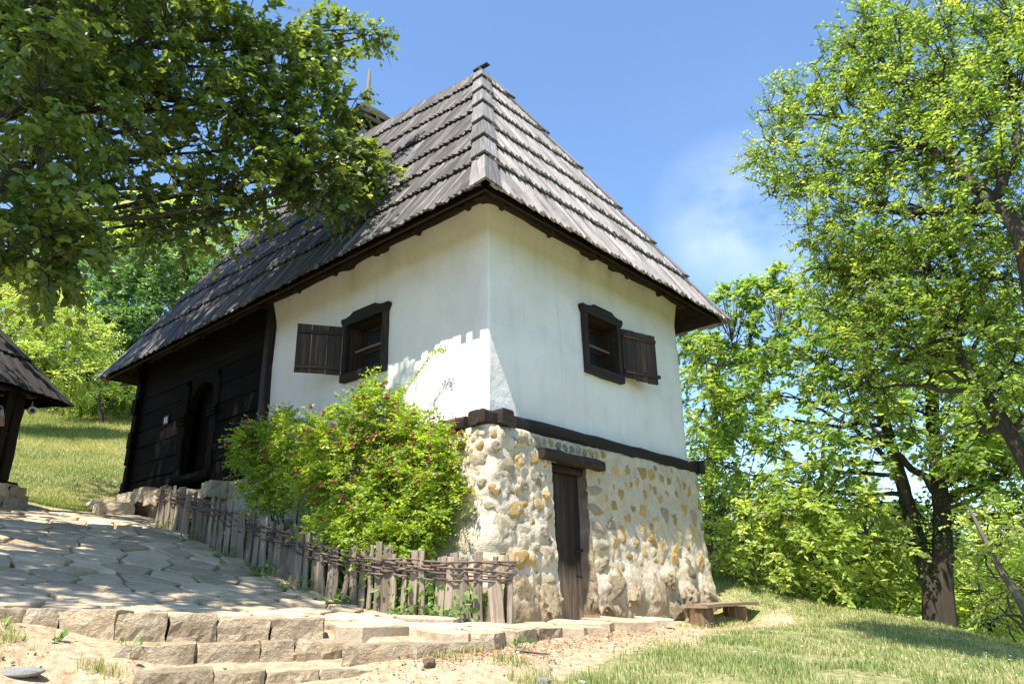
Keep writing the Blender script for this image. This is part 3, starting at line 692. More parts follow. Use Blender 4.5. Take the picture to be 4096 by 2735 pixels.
def plan_stones():
    rg = np.random.default_rng(5)
    def ok(s, z, w, h, m=1.0):
        if S_DOOR[0] - .06 - w < s < S_DOOR[1] + .06 + w and z < 1.98: return False
        return all(((s - a) / (w + b)) ** 2 + ((z - c) / (h + d)) ** 2 > m for a, c, b, d, *_ in STONES)
    for s0, z, w, h in [(S_DOOR[1] + .34, .30, .34, .17), (S_DOOR[1] + .26, .02, .26, .13), (S_DOOR[1] + .84, .24, .22, .26), (S_DOOR[1] + 1.36, .24, .25, .29), (S_DOOR[1] + 1.85, .03, .16, .11), (S_DOOR[1] + 2.30, .18, .25, .24), (S_DOOR[1] + 2.40, .56, .18, .18), (S_DOOR[1] + 2.95, .16, .26, .26), (S_DOOR[0] - .24, .14, .19, .22), (S_DOOR[0] - .66, .24, .24, .30), (S_DOOR[0] - 1.10, .2, .22, .26), (S_DOOR[1] + 1.78, .44, .18, .16)]:
        STONES.append((s0, z, w, h, .07, 'boulder', .018))
    for z in (.60, .84, 1.06, 1.30, 1.54): STONES.append((S_DOOR[1] + .15 + rg.uniform(-.02, .04), z, .17, .065, .012, 'grey', .014))
    def fill(n, rng_s, rng_z, rw, asp, amp, ochre, prot, m=1.0):
        c = t = 0
        while c < n and t < 6000:
            t += 1; s = rg.uniform(*rng_s); z = rg.uniform(*rng_z); w = rg.uniform(*rw); h = w * rg.uniform(*asp)
            if z + h > 2.12 or not ok(s, z, w, h, m): continue
            STONES.append((s, z, w, h, amp * rg.uniform(.6, 1.2), 'ochre' if rg.random() < ochre else 'grey', prot - .003 + rg.normal(0, .004))); c += 1
    R0 = (S_DOOR[1] + .16, S_END - .04); L0 = (S_CORNER - .3, S_DOOR[0] - .05)
    fill(26, R0, (.55, 1.95), (.085, .125), (1.0, 1.6), .016, .8, .008, 1.1); fill(34, R0, (.5, 2.06), (.055, .08), (.9, 1.6), .012, .75, .007, 1.1); fill(6, R0, (.4, 2.07), (.035, .05), (.8, 1.5), .008, .6, .006, 1.2)
    fill(16, L0, (.5, 1.95), (.12, .19), (.7, 1.1), .048, .3, .002, .9); fill(30, L0, (.4, 2.06), (.06, .11), (.6, 1.1), .045, .35, .002, 1.0); fill(10, L0, (.4, 2.07), (.035, .055), (.7, 1.2), .018, .3, .004, 1.0)
    for s in np.arange(S_DOOR[0] - .25, S_DOOR[1] + .5, .14): STONES.append((s, 2.04 + rg.uniform(-.02, .02), .055, .05, .012, 'ochre' if rg.random() < .45 else 'grey', .012))
    fill(46, (1.0, S_CORNER - .35), (.3, 2.04), (.09, .17), (.6, 1.0), .03, .5, .01, 1.1)
    _SA.append(np.array([q[:5] for q in STONES]))
plan_stones()
BASE_OB = build_base()
ICO3 = ico(3)
def build_wall_stones():
    och = [rock_mesh('stone', M_OCHRE, 100 + k, 9, ICO2, .16, False) for k in range(8)]
    gry = [rock_mesh('stone', M_GREYST, 120 + k, 9, ICO2, .16, False) for k in range(8)]
    bld = [rock_mesh('boulder', M_BOULDER, 140 + k, 9, ICO3, .26, False) for k in range(6)]
    rg = np.random.default_rng(6)
    for (s, z, w, h, amp, kind, prot) in STONES:
        me = {'ochre': och, 'grey': gry, 'boulder': bld}[kind]; th = min(w, h) * (.75 if kind == 'boulder' else .5)
        p, n = base_pt(s, z, prot - th * .72, False); put('boulder' if kind == 'boulder' else 'stone', me[rg.integers(len(me))], p, basis(n, rg.normal(0, .3)), (w * 1.12, h * 1.12, th), BASE_OB)
    # footing slabs under the log corner
    for a, u, z, w, d, h in [(-.35, 6.6, 1.80, .6, .5, .24), (-.42, 7.4, 1.86, .55, .5, .26), (-.35, 8.2, 1.98, .5, .5, .26), (-.3, 9.0, 2.02, .6, .5, .22), (-.45, 9.6, 1.88, .75, .7, .26), (-.8, 8.7, 1.74, .8, .6, .24), (-.9, 9.7, 1.76, .7, .6, .2), (-.2, 6.0, 1.86, .5, .4, .28)]:
        mb = rough_block('footing_stone', np.array([w, d, h]), M_PAVE, a * 7 + u, .04); o = mb.build('footing_stone', M_GREYST, None); p = H(a, u, z); o.location = tuple(p); o.rotation_euler = (0, 0, math.atan2(dL[1], dL[0]) + random.uniform(-.2, .2))
        o.parent = BASE_OB
build_wall_stones()

# plaster storey with two window openings
WIN_R = dict(lo=2.03, hi=2.80, z0=3.36, z1=4.12)       # along the right facade (a)
WIN_L = dict(lo=2.02, hi=2.85, z0=3.38, z1=4.12)       # along the left facade (u)
WALLP = Path([(0, LW), (0, 0), (LR, 0), (LR, 10.0), (1.0, 10.0)], .018)
SW0 = WALLP.near(0, 0)
def build_plaster():
    hl = sorted([LW - WIN_L['hi'], LW - WIN_L['lo']]); hr = [SW0 + WIN_R['lo'], SW0 + WIN_R['hi']]
    base = np.r_[np.arange(0, SW0 + LR + .2, .12), np.arange(SW0 + LR + .3, WALLP.L, .5), SW0 - .03, SW0 - .012, SW0 - .005, SW0, SW0 + .005, SW0 + .012, SW0 + .03, WALLP.L - .001]
    cuts = hl + hr; s_list = sorted([s for s in base if all(abs(s - c) > .03 for c in cuts)] + cuts)
    zc = [WIN_R['z0'], WIN_R['z1'], WIN_L['z0'], WIN_L['z1']]
    z_list = sorted(set([z for z in np.arange(ZS - .02, ZW + .45, .11) if all(abs(z - c) > .012 for c in zc)] + zc)); nz = len(z_list); V = []; F = []
    for s in s_list:
        p, n = WALLP(s)
        for z in z_list:
            w = H(p[0], p[1], z); cove = max(0, (z - 4.55) / .55); top = max(0, (ZS + .12 - z) / .12)
            off = .03 * fbm(w, 1.1, 2) + .011 * fbm(w + 4, 4, 2) + .07 * min(cove, 1.2) ** 2 + (.025 + .02 * mnoise.noise(Vector(w * 3))) * max(0, (z - 4.7) / .4) - .012 * top
            if any(abs(s - c) < .15 for c in cuts): off *= .3
            q = p + n * off; V.append(H(q[0], q[1], z))
    for i in range(len(s_list) - 1):
        sm = (s_list[i] + s_list[i + 1]) / 2
        for k in range(nz - 1):
            zm = (z_list[k] + z_list[k + 1]) / 2
            if hl[0] < sm < hl[1] and WIN_L['z0'] < zm < WIN_L['z1']: continue
            if hr[0] < sm < hr[1] and WIN_R['z0'] < zm < WIN_R['z1']: continue
            F.append((i * nz + k, (i + 1) * nz + k, (i + 1) * nz + k + 1, i * nz + k + 1))
    mb = MB(); mb.add(V, F); return mb.build('plaster_wall', M_PLASTER, HOUSE, True)
build_plaster()
# dark inner lining so the rooms are closed and unlit
def build_inner():
    mb = MB()
    for (a0, u0, a1, u1) in [(.45, .45, LR - .45, .45), (LR - .45, .45, LR - .45, 9.6), (LR - .45, 9.6, .45, 9.6)]:
        pass
    mb2 = MB()
    P = [H(.2, .2, 2.32), H(LR - .2, .2, 2.32), H(LR - .2, 9.8, 2.32), H(.2, 9.8, 2.32)]; slab(mb2, P, UPZ, .05)
    mb2.build('floor', M_LOGW, HOUSE)
    mb3 = MB(); P = [H(.1, .1, 5.35), H(LR - .1, .1, 5.35), H(LR - .1, 9.9, 5.35), H(.1, 9.9, 5.35)]; slab(mb3, P, UPZ, .05); mb3.build('ceiling', M_LOGW, HOUSE)
build_inner()

# sill beams, corner posts, logs
def part_log(name, m, parent, *a, **k): mb = MB(); log(mb, *a, **k); return mb.build(name, m, parent)
def build_timber():
    # sill beam, right facade (wavy, hewn) and left facade, with the crossed ends at the near corner
    mb = MB(); pts = [H(a, -.05 + .012 * math.sin(a * 3), 2.205 + .012 * math.sin(a * 2.2 + 1)) for a in np.linspace(.30, 4.86, 12)]
    for i in range(1): log(mb, pts[0], pts[-1], .22, .165, seg=16, cham=.2, jit=.010)
    mb.build('sill_beam', M_DARK, HOUSE)
    part_log('sill_beam', M_DARK, HOUSE, H(-.05, .28, 2.205), H(-.05, LW + .05, 2.205), .22, .165, seg=12, cham=.2, jit=.009)
    part_log('beam_end', M_BEAM, HOUSE, H(-.19, .075, 2.215), H(.31, .075, 2.215), .17, .17, seg=4, cham=.12, jit=.006)
    part_log('beam_end', M_DARK, HOUSE, H(.10, -.21, 2.225), H(.10, -.012, 2.225), .20, .19, seg=3, cham=.10, jit=.006)
    part_log('beam_end', M_DARK, HOUSE, H(-.22, -.055, 2.21), H(.0, -.055, 2.21), .15, .15, seg=3, cham=.12, jit=.006)
    part_log('beam_end', M_DARK, HOUSE, H(4.86, -.20, 2.205), H(4.86, .1, 2.205), .17, .20, seg=3, cham=.12, jit=.006)
    # post where plaster meets logs
    part_log('corner_post', M_DARK, HOUSE, H(-.02, LW + .10, ZS - .1), H(-.02, LW + .10, ZW + .1), .17, .19, up=dR, seg=6, cham=.12, jit=.006)
    # log wall
    zz = ZS - .10; k = 0; hs = [.36, .33, .37, .34, .36, .33, .35, .36, .3]
    for h in hs:
        z = zz + h / 2
        if zz > ZW + .05: break
        spans = [(LW + .19, 6.52), (7.86, LT + .10 + random.uniform(-.03, .12))] if z < 4.15 and z > 2.35 else [(LW + .19, LT + .10 + random.uniform(-.03, .12))]
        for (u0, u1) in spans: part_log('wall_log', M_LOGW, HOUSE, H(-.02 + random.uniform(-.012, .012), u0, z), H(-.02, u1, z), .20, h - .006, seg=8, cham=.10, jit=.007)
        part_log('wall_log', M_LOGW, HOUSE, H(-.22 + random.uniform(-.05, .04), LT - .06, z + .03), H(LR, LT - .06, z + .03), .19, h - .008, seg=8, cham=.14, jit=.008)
        zz += h; k += 1
    # arched doorway in the log wall: posts, carved imposts, arch board, sill, door leaf set back
    for u in (6.60, 7.78): 
        p = part_log('door_post', M_LOGW, HOUSE, H(-.07, u, 2.40), H(-.07, u, 4.15), .22, .16, up=dR, seg=5, cham=.1, jit=.004)
        for z in (3.42, 3.49, 3.56): part_log('impost', M_LOGW, p, H(-.10, u - .14, z), H(-.10, u + .14, z), .20, .045, seg=2, cham=.2)
    part_log('door_sill', M_LOGW, HOUSE, H(-.10, 6.42, 2.36), H(-.10, 7.95, 2.36), .26, .12, seg=4, cham=.2, jit=.006)
    # arch board: a plank with an arched lower edge
    uc, hw = 7.19, .50; arc = [(uc - hw + 2 * hw * i / 16, 3.62 + .52 * math.sqrt(max(0, 1 - ((i / 8) - 1) ** 2))) for i in range(17)]
    mb = MB(); V = []; F = []
    for s_ in (-.10, .02):
        for (u, z) in arc: V.append(H(s_, u, z))
        for (u, z) in arc: V.append(H(s_, u, 4.30))
    for i in range(16): F += [(i, i + 1, 17 + i + 1, 17 + i), (34 + i + 1, 34 + i, 51 + i, 51 + i + 1), (i + 1, i, 34 + i, 34 + i + 1)]
    mb.add(V, F); mb.build('arch_board', M_LOGW, HOUSE)
    d = thing('front_door', H(.14, 7.19, 2.4)); d.parent = HOUSE; d.matrix_parent_inverse = HOUSE.matrix_world.inverted()
    for i in range(4): part_log('plank', M_LOGW, d, H(.16, 6.72 + .235 * i + .11, 2.42), H(.16, 6.72 + .235 * i + .11, 4.2), .228, .05, up=dR, seg=3, cham=.08)
    # eave plates and joists poking out under the roof
    part_log('eave_plate', M_BEAM, HOUSE, H(-.25, -.06, ZW + .08), H(LR + .25, -.06, ZW + .08), .24, .17, seg=12, cham=.2, jit=.012)
    part_log('eave_plate', M_BEAM, HOUSE, H(-.06, -.25, ZW + .10), H(-.06, LT + .25, ZW + .10), .24, .17, seg=14, cham=.2, jit=.012)
    part_log('eave_plate', M_BEAM, HOUSE, H(LR + .06, -.2, ZW + .10), H(LR + .06, LT + .25, ZW + .10), .24, .17, seg=14, cham=.2, jit=.012)
    for a in (.15, 1.18, 2.2, 3.15, 4.1, 4.85): part_log('joist_end', M_BEAM, HOUSE, H(a, -.20, ZW + .03), H(a, .25, ZW + .03), .14, .14, seg=3, cham=.3, jit=.008)
    for u in (.25, 1.25, 2.2, 3.2, 4.2, 5.2, 6.3, 7.4, 8.5, 9.6): part_log('joist_end', M_BEAM, HOUSE, H(-.22, u, ZW + .05), H(.25, u, ZW + .05), .14, .14, seg=3, cham=.3, jit=.008)
build_timber()

def build_cellar_door():
    d = thing('cellar_door', H(1.3, 0, 0)); d.parent = HOUSE; d.matrix_parent_inverse = HOUSE.matrix_world.inverted()
    x = DOOR_A[0] - .01
    for i, w in enumerate((.235, .265, .245)):
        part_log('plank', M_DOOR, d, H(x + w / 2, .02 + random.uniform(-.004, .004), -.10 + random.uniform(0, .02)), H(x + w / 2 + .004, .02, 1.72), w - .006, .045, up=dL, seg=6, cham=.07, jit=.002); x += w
    part_log('door_rail', M_DARK, d, H(DOOR_A[0] - .02, -.02, 1.765), H(DOOR_A[1] + .02, -.02, 1.765), .14, .085, seg=4, cham=.12, jit=.003)
    mb = MB(); tube(mb, [H(1.56, -.02, .78), H(1.60, -.05, .785), H(1.64, -.05, .79), H(1.68, -.03, .79), H(1.72, -.02, .79)], [.012, .013, .013, .012, .012], 6); log(mb, H(1.55, -.012, .78), H(1.68, -.012, .78), .012, .035, seg=2)
    mb.build('latch', M_IRON, d)
    mb = MB(); tube(mb, [H(1.55, -.015, .48), H(1.58, -.05, .465), H(1.62, -.05, .465), H(1.645, -.015, .48)], .008, 5); mb.build('handle', M_IRON, d)
    mb = MB(); slab(mb, [H(DOOR_A[0] - .05, .10, -.2), H(DOOR_A[1] + .05, .10, -.2), H(DOOR_A[1] + .05, .10, 1.9), H(DOOR_A[0] - .05, .10, 1.9)], -dL, .03); mb.build('door_backing', M_LOGW, d)
    part_log('lintel', M_DARK, HOUSE, H(.70, -.11, 1.885), H(1.98, -.12, 1.87), .30, .125, seg=8, cham=.15, jit=.008)
build_cellar_door()

def build_window(right):
    W = WIN_R if right else WIN_L; lo, hi, z0, z1 = W['lo'], W['hi'], W['z0'], W['z1']
    def Q(t, o, z): return H(t, -o, z) if right else H(-o, t, z)     # t along the wall, o outward
    ax = dR if right else dL; nrm = -dL if right else -dR
    root = thing('window', Q((lo + hi) / 2, 0, z0)); root.parent = HOUSE; root.matrix_parent_inverse = HOUSE.matrix_world.inverted()
    fw = .085
    # frame: two jambs, sill, shaped head board
    part_log('jamb', M_DARK, root, Q(lo - fw / 2, .03, z0 - .02), Q(lo - fw / 2, .03, z1), fw, .09, up=nrm, seg=4, cham=.1, jit=.003)
    part_log('jamb', M_DARK, root, Q(hi + fw / 2, .03, z0 - .02), Q(hi + fw / 2, .03, z1), fw, .09, up=nrm, seg=4, cham=.1, jit=.003)
    part_log('window_sill', M_DARK, root, Q(lo - fw, .04, z0 - .075), Q(hi + fw, .04, z0 - .075), .10, .12, seg=5, cham=.08, jit=.004)
    far, near = (hi + fw, lo - fw)
    prof = []
    m = (lo + hi) / 2; w = (hi - lo) / 2 + fw
    prof = [(-w, 0), (-w - .05, .085), (-w - .045, .13), (-w + .06, .125), (-w + .17, .145), (-w + .235, .185), (w - .235, .185), (w - .17, .145), (w - .06, .125), (w + .045, .13), (w + .05, .085), (w, 0)]
    mb = MB(); V = [Q(m + x, .085, z1 + z) for x, z in prof] + [Q(m + x, -.02, z1 + z) for x, z in prof]; n = len(prof)
    F = [tuple(range(n)), tuple(range(2 * n - 1, n - 1, -1))] + [(i, n + i, n + (i + 1) % n, (i + 1) % n) for i in range(n)]
    if right: pass
    else: F = [tuple(reversed(f)) for f in F]
    U = [(z + .3, 1.3, x) for x, z in prof] * 2; mb.add(V, F, U); mb.build('head_board', M_DARK, root)
    # deep wooden reveal
    dp = .26
    part_log('reveal_board', M_REVEAL, root, Q(lo - .013, -.13 - .02, z0), Q(lo - .013, -.13 - .02, z1), dp, .022, up=ax, seg=2, cham=.05)
    part_log('reveal_board', M_REVEAL, root, Q(hi + .013, -.13 - .02, z0), Q(hi + .013, -.13 - .02, z1), dp, .022, up=ax, seg=2, cham=.05)
    part_log('reveal_board', M_REVEAL, root, Q(lo - .02, -.13 - .02, z1 + .013), Q(hi + .02, -.13 - .02, z1 + .013), dp, .022, seg=2, cham=.05)
    part_log('reveal_board', M_REVEAL, root, Q(lo - .02, -.13 - .02, z0 - .013), Q(hi + .02, -.13 - .02, z0 - .013), dp, .022, seg=2, cham=.05)
    # sash at the back with glass, bar in front
    s = thing('sash', Q(m, -dp, z0)); s.parent = root; s.matrix_parent_inverse = root.matrix_world.inverted()
    sw = .045
    for t in (lo + sw / 2, m + .0 if right else m, hi - sw / 2):
        part_log('sash_bar', M_REVEAL, s, Q(t, -dp - .02, z0 + .005), Q(t, -dp - .02, z1 - .005), sw, .04, up=nrm, seg=2, cham=.1)
    for z in (z0 + .025, (z0 + z1) / 2, z1 - .025): part_log('sash_bar', M_REVEAL, s, Q(lo + sw, -dp - .021, z), Q(hi - sw, -dp - .021, z), .035, sw * .9, seg=2, cham=.1)
    for (t0, t1) in ((lo + sw, m - sw / 2), (m + sw / 2, hi - sw)):
        mb = MB(); slab(mb, [Q(t0, -dp - .026, z0 + .03), Q(t1, -dp - .026, z0 + .03), Q(t1, -dp - .026, z1 - .03), Q(t0, -dp - .026, z1 - .03)], nrm, .005); mb.build('pane', M_GLASS, s)
    mb = MB(); tube(mb, [Q(lo - .005, -.12, (z0 + z1) / 2 - .0), Q(m, -.12, (z0 + z1) / 2 + .005), Q(hi + .005, -.12, (z0 + z1) / 2)], .017, 7, .05); mb.build('cross_bar', M_BENCH, root)
    mb = MB(); slab(mb, [Q(lo - .1, -.45, z0 - .1), Q(hi + .1, -.45, z0 - .1), Q(hi + .1, -.45, z1 + .1), Q(lo - .1, -.45, z1 + .1)], nrm, .02); mb.build('dark_room_board', M_LOGW, root)  # near-black board behind the panes, standing in for the unlit room
    # open shutter
    hinge_t = hi + fw if right else hi + fw
    ang = R(SH_ANG[0] if right else SH_ANG[1]); dirv = ax * math.cos(ang) + nrm * math.sin(ang)
    width = SH_W[0] if right else SH_W[1]; zb, zt = (z0 - .03, z1 - .01) if right else (z0 - .01, z1 - .0)
    hp = Q(hinge_t, .075, 0); th = np.cross(UPZ, dirv); th = th if np.dot(th, nrm) > 0 else -th
    if not right and np.dot(th, ax) > 0: th = th
    sh = thing('shutter', hp + UPZ * zb); sh.parent = root; sh.matrix_parent_inverse = root.matrix_world.inverted()
    x = 0; ws = (.36, .34, .30) if right else (.33, .35, .32)
    for i, wv in enumerate(ws):
        wv *= width; dz = (0, -.03, -.06)[i] if right else (0, 0, 0)[i]
        part_log('board', M_SHUTTER, sh, hp + dirv * (x + wv / 2) + UPZ * (zb + dz * .6 + random.uniform(-.006, .006)), hp + dirv * (x + wv / 2) + UPZ * (zt + (dz * .3 if right else 0) + random.uniform(-.004, .004)), wv - .004, .03, up=th, seg=3, cham=.06, jit=.0015); x += wv
    vis = -1 if np.dot(th, -unit(hp * [1, 1, 0])) < 0 else 1
    for z in (zb + .10, zt - .11): part_log('batten', M_SHUTTER, sh, hp + dirv * .02 + th * vis * .03 + UPZ * z, hp + dirv * (width + (.03 if z < zb + .2 and right else -.01)) + th * vis * .03 + UPZ * (z - .015), .028, .055, seg=3, cham=.15, jit=.001)
    for z in (zb + .12, zt - .12):
        mb = MB(); tube(mb, [hp - dirv * .03 + UPZ * (z - .03), hp - dirv * .03 + UPZ * (z + .03)], .014, 6); mb.build('hinge', M_IRON, sh)
SH_ANG = (18, 58); SH_W = (.66, .66)
build_window(True); build_window(False)

# ------------------------------------------------------------------ roof
E_C = H(-.67, -.584, ZE); E_R = H(LR + .586, -.584, ZE); E_L = H(-.67, LT + .586, ZE); E_B = H(LR + .586, LT + .586, ZE)
R1 = H(LR / 2, 2.416, 10.015); R2 = H(LR / 2, 6.5, 10.40)
ROOF = thing('roof', H(2.4, 5, 5)); ROOF.parent = HOUSE; ROOF.matrix_parent_inverse = HOUSE.matrix_world.inverted()
TEETH = [0, .1605, .287, .4235, .587, .734, .8865, 1.0]
def clip2(P, a, b):
    """keep left side of line a->b (2D)"""
    ex, ey = b[0] - a[0], b[1] - a[1]; return clip_poly(P, ey, -ex, ey * a[0] - ex * a[1])
class Facet:
    """eave from A to B, ridge from TA (above A's side) to TB; surface point(s along eave, t 0..1 up)"""
    def __init__(s, A, B, TA, TB):
        s.A, s.B = A, B; s.L = np.linalg.norm(B - A); s.e = (B - A) / s.L; s.TA, s.TB = TA, TB
        s.sa = np.dot(TA - A, s.e); s.sb = np.dot(TB - A, s.e)
        s.wa = TA - A - s.e * s.sa; s.wb = TB - A - s.e * s.sb
        s.poly = [(0, 0), (s.L, 0), (s.sb, 1), (s.sa, 1)] if abs(s.sb - s.sa) > .01 else [(0, 0), (s.L, 0), (s.sa, 1)]
        s.n = unit(np.cross(s.e, s.wa)); s.n = s.n if s.n[2] > 0 else -s.n; s.H = np.linalg.norm(s.wa)
    def p(s, x, t, h=0):
        k = np.clip((x - s.sa) / (s.sb - s.sa), -.6, 1.6) if abs(s.sb - s.sa) > .01 else 0
        return s.A + s.e * x + (s.wa * (1 - k) + s.wb * k) * t + s.n * h
    def clip(s, P):
        for i in range(len(s.poly)):
            P = clip2(P, s.poly[i], s.poly[(i + 1) % len(s.poly)])
            if len(P) < 3: return []
        return P
F_R = Facet(E_C, E_R, R1, R1); F_L = Facet(E_L, E_C, R2, R1); F_K = Facet(E_B, E_L, R2, R2); F_F = Facet(E_R, E_B, R1, R2)
def shingle(mb, f, s0, s1, k, teeth, lift, thick, wedge, skew=0):
    t0, t1 = teeth[k], teeth[k + 1]; dt = t1 - t0; ext = random.uniform(-.007, .007) + (.012 if k else .008)
    P = [(s0, t0 - ext), (s1, t0 - ext - .004), (s1 + skew, min(t1 + .3 * dt, 1.0)), (s0 + skew, min(t1 + .3 * dt, 1.0))]
    poly = f.poly; 
    Q = list(P)
    for i in range(1, len(poly)): 
        if len(Q) >= 3: Q = clip2(Q, poly[i], poly[(i + 1) % len(poly)])
    if len(Q) < 3: return False
    A = abs(sum(Q[i][0] * Q[(i + 1) % len(Q)][1] - Q[(i + 1) % len(Q)][0] * Q[i][1] for i in range(len(Q)))) / 2 * f.H
    if A < .004: return False
    off = random.random() * 40; V = []; U = []; th = []
    rn = random.random()
    for (x, t) in Q:
        fr = (x - s0) / (s1 - s0); h = lift * (1 - (t - t0) / (1.3 * dt)) + .012 + wedge * (1 - fr)
        V.append(f.p(x, t, h)); U.append((x + off, fr * .05 + off, t * f.H + off)); th.append(thick * .4 + wedge * (1 - fr) * .9)
    slab(mb, V, f.n, th, U, rn); return True
def build_roof():
    # boarding under the shingles
    for f in (F_R, F_L, F_K, F_F):
        mb = MB(); slab(mb, [f.p(x, t, -.012) for x, t in f.poly], f.n, .03); mb.build('roof_boarding', M_BEAM, ROOF)
    rest = MB(); singles = 0; rest2 = MB()
    def facet(f, w, budget, kfun, mt, wedge=.032):
        nonlocal singles; rest_ = rest2 if f is F_L else rest
        for k in range(7):
            x = random.uniform(-.08, 0)
            while x < f.L:
                ww = w * random.uniform(.75, 1.25)
                if budget and kfun(k, x):
                    mb = MB()
                    if shingle(mb, f, x, x + ww - .004, k, TEETH, .074, .030, wedge, random.uniform(-.01, .01)): mb.build('shingle', mt, ROOF); singles += 1
                else: shingle(rest_, f, x, x + ww - .004, k, TEETH, .074, .030, wedge, random.uniform(-.01, .01))
                x += ww
    facet(F_R, .112, True, lambda k, x: True, M_SHINGLE)
    # on the long side: singles near the near corner (x measured from the far end)
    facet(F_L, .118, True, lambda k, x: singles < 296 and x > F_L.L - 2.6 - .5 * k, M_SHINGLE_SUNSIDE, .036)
    facet(F_K, .2, False, None, M_SHINGLE); facet(F_F, .2, False, None, M_SHINGLE)
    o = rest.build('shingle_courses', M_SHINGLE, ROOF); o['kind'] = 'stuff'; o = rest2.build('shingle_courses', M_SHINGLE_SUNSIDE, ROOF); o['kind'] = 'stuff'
    # hip boards, one pair per course
    def hip(f, g, apex, corner, s_dir, wd=.25):
        o_ = lambda h: (f.n + g.n) * h / (1 + np.dot(f.n, g.n))
        for k in range(7):
            t0, t1 = TEETH[k] - .014, min(TEETH[k + 1] + .03, 1.0)
            c0 = corner + (apex - corner) * t0; c1 = corner + (apex - corner) * t1; w_ = wd * random.uniform(.94, 1.06)
            P = [c0 + o_(.135), c0 + s_dir * w_ + f.n * .135, c1 + s_dir * w_ * .96 + f.n * .075, c1 + o_(.075)]
            mb = MB(); off = random.random() * 30; slab(mb, P, f.n, .03, [(off, off, off), (off + .25, off, off), (off + .25, off, off + 1), (off, off, off + 1)]); mb.build('hip_board', M_HIP, ROOF)
    hip(F_R, F_L, R1, E_C, F_R.e, .17); hip(F_L, F_R, R1, E_C, -F_L.e, .15)
    hip(F_R, F_F, R1, E_R, -F_R.e, .16); hip(F_F, F_R, R1, E_R, F_F.e, .16)
    hip(F_L, F_K, R2, E_L, F_L.e, .16); hip(F_K, F_L, R2, E_L, -F_K.e, .16)
    # ridge boards
    d = unit(R2 - R1)
    for f in (F_L, F_F):
        dn = unit(f.A + f.wa * 0 - f.wa - f.A + f.A * 0) if False else -unit(f.wa)
        a = R1 - d * .06 + f.n * .06; b = R2 + d * .1 + f.n * .06
        mb = MB(); slab(mb, [a, b, b + dn * .2, a + dn * .2], f.n, .022, [(0, 0, 0), (0, 0, 4), (.2, 0, 4), (.2, 0, 0)]); mb.build('ridge_board', M_SHINGLE_OLD, ROOF)
    part_log('ridge_end', M_SHINGLE_OLD, ROOF, R1 - d * .18 + UPZ * .14, R1 + d * .2 + UPZ * .13, .10, .035, seg=2, jit=.008)
    # rafters under the eaves
    for a in np.arange(-.1, LR + .3, .85):
        t = .17; part_log('rafter', M_BEAM, ROOF, F_R.p(a + .67, .06, -.10), F_R.p(a + .67, t, -.10), .10, .12, up=F_R.n, seg=2)
    for u in np.arange(.2, LT + .3, .95):
        part_log('rafter', M_BEAM, ROOF, F_L.p(F_L.L - u - .584, .06, -.10), F_L.p(F_L.L - u - .584, .17, -.10), .10, .12, up=F_L.n, seg=2)
    # eave boards (underside edge)
    for A, B, f in ((E_C, E_R, F_R), (E_L, E_C, F_L), (E_R, E_B, F_F), (E_B, E_L, F_K)):
        w = unit(f.wa); part_log('eave_board', M_BEAM, ROOF, A + w * .16 - f.n * .05, B + w * .16 - f.n * .05, .10, .025, up=f.n, seg=8, cham=.1, jit=.004)
build_roof()
def build_chimney():
    D = 15.05; c = at(838, 318, D); root = thing('chimney', c); root.parent = HOUSE; root.matrix_parent_inverse = HOUSE.matrix_world.inverted()
    ax, ay = dR, dL; z1 = c[2] - .02
    def ring(w, z, ox=0): return [c * [1, 1, 0] + ax * (sx * w) + ay * (sy * w) + UPZ * z for sx, sy in ((-1, -1), (1, -1), (1, 1), (-1, 1))]
    mb = MB(); a, b = ring(.62, z1 - 1.3), ring(.30, z1); mb.add(a + b, [(0, 1, 5, 4), (1, 2, 6, 5), (2, 3, 7, 6), (3, 0, 4, 7), (4, 5, 6, 7)]); mb.build('chimney_body', M_WALLPALE, root)
    for i in range(4):
        p = ring(.63, z1 - 1.32)[i]; q = ring(.31, z1)[i]; part_log('corner_board', M_SHINGLE, root, p, q, .10, .05, up=ax, seg=2)
        part_log('cap_post', M_SHINGLE_OLD, root, ring(.34, z1 - .02)[i], ring(.36, z1 + .22)[i], .07, .07, up=ax, seg=2)
    for i in range(4):
        p, q = ring(.52, z1 + .20)[i], ring(.52, z1 + .20)[(i + 1) % 4]; part_log('cap_rail', M_SHINGLE, root, p, q, .09, .07, seg=2)
    # bell-shaped shingled cap
    mb = MB(); prof = [(.70, .20), (.64, .38), (.52, .54), (.35, .67), (.16, .76), (.05, .82)]; V = []; F = []
    for w, z in prof:
        for k in range(16):
            t = 2 * math.pi * k / 16; m_ = 1 / max(abs(math.cos(t)), abs(math.sin(t))); m_ = 1 + (m_ - 1) * .55
            V.append(c * [1, 1, 0] + ax * math.cos(t) * w * m_ + ay * math.sin(t) * w * m_ + UPZ * (z1 + z))
    for i in range(len(prof) - 1):
        for k in range(16): F.append((i * 16 + k, i * 16 + (k + 1) % 16, (i + 1) * 16 + (k + 1) % 16, (i + 1) * 16 + k))
    F.append(tuple(range(80, 96))); mb.add(V, F); mb.build('chimney_cap', M_SHINGLE_OLD, root)
    mb = MB(); fp = [(0, .075), (.10, .07), (.12, .10), (.20, .10), (.22, .06), (.45, .085), (.55, .07), (.57, .10), (.66, .10), (.68, .055), (.95, .052), (1.22, .035), (1.26, .012)]
    tube(mb, [c * [1, 1, 0] + UPZ * (z1 + .76 + z) for z, r in fp], [r * .85 for z, r in fp], 10); mb.build('finial', M_BENCH, root)
build_chimney()

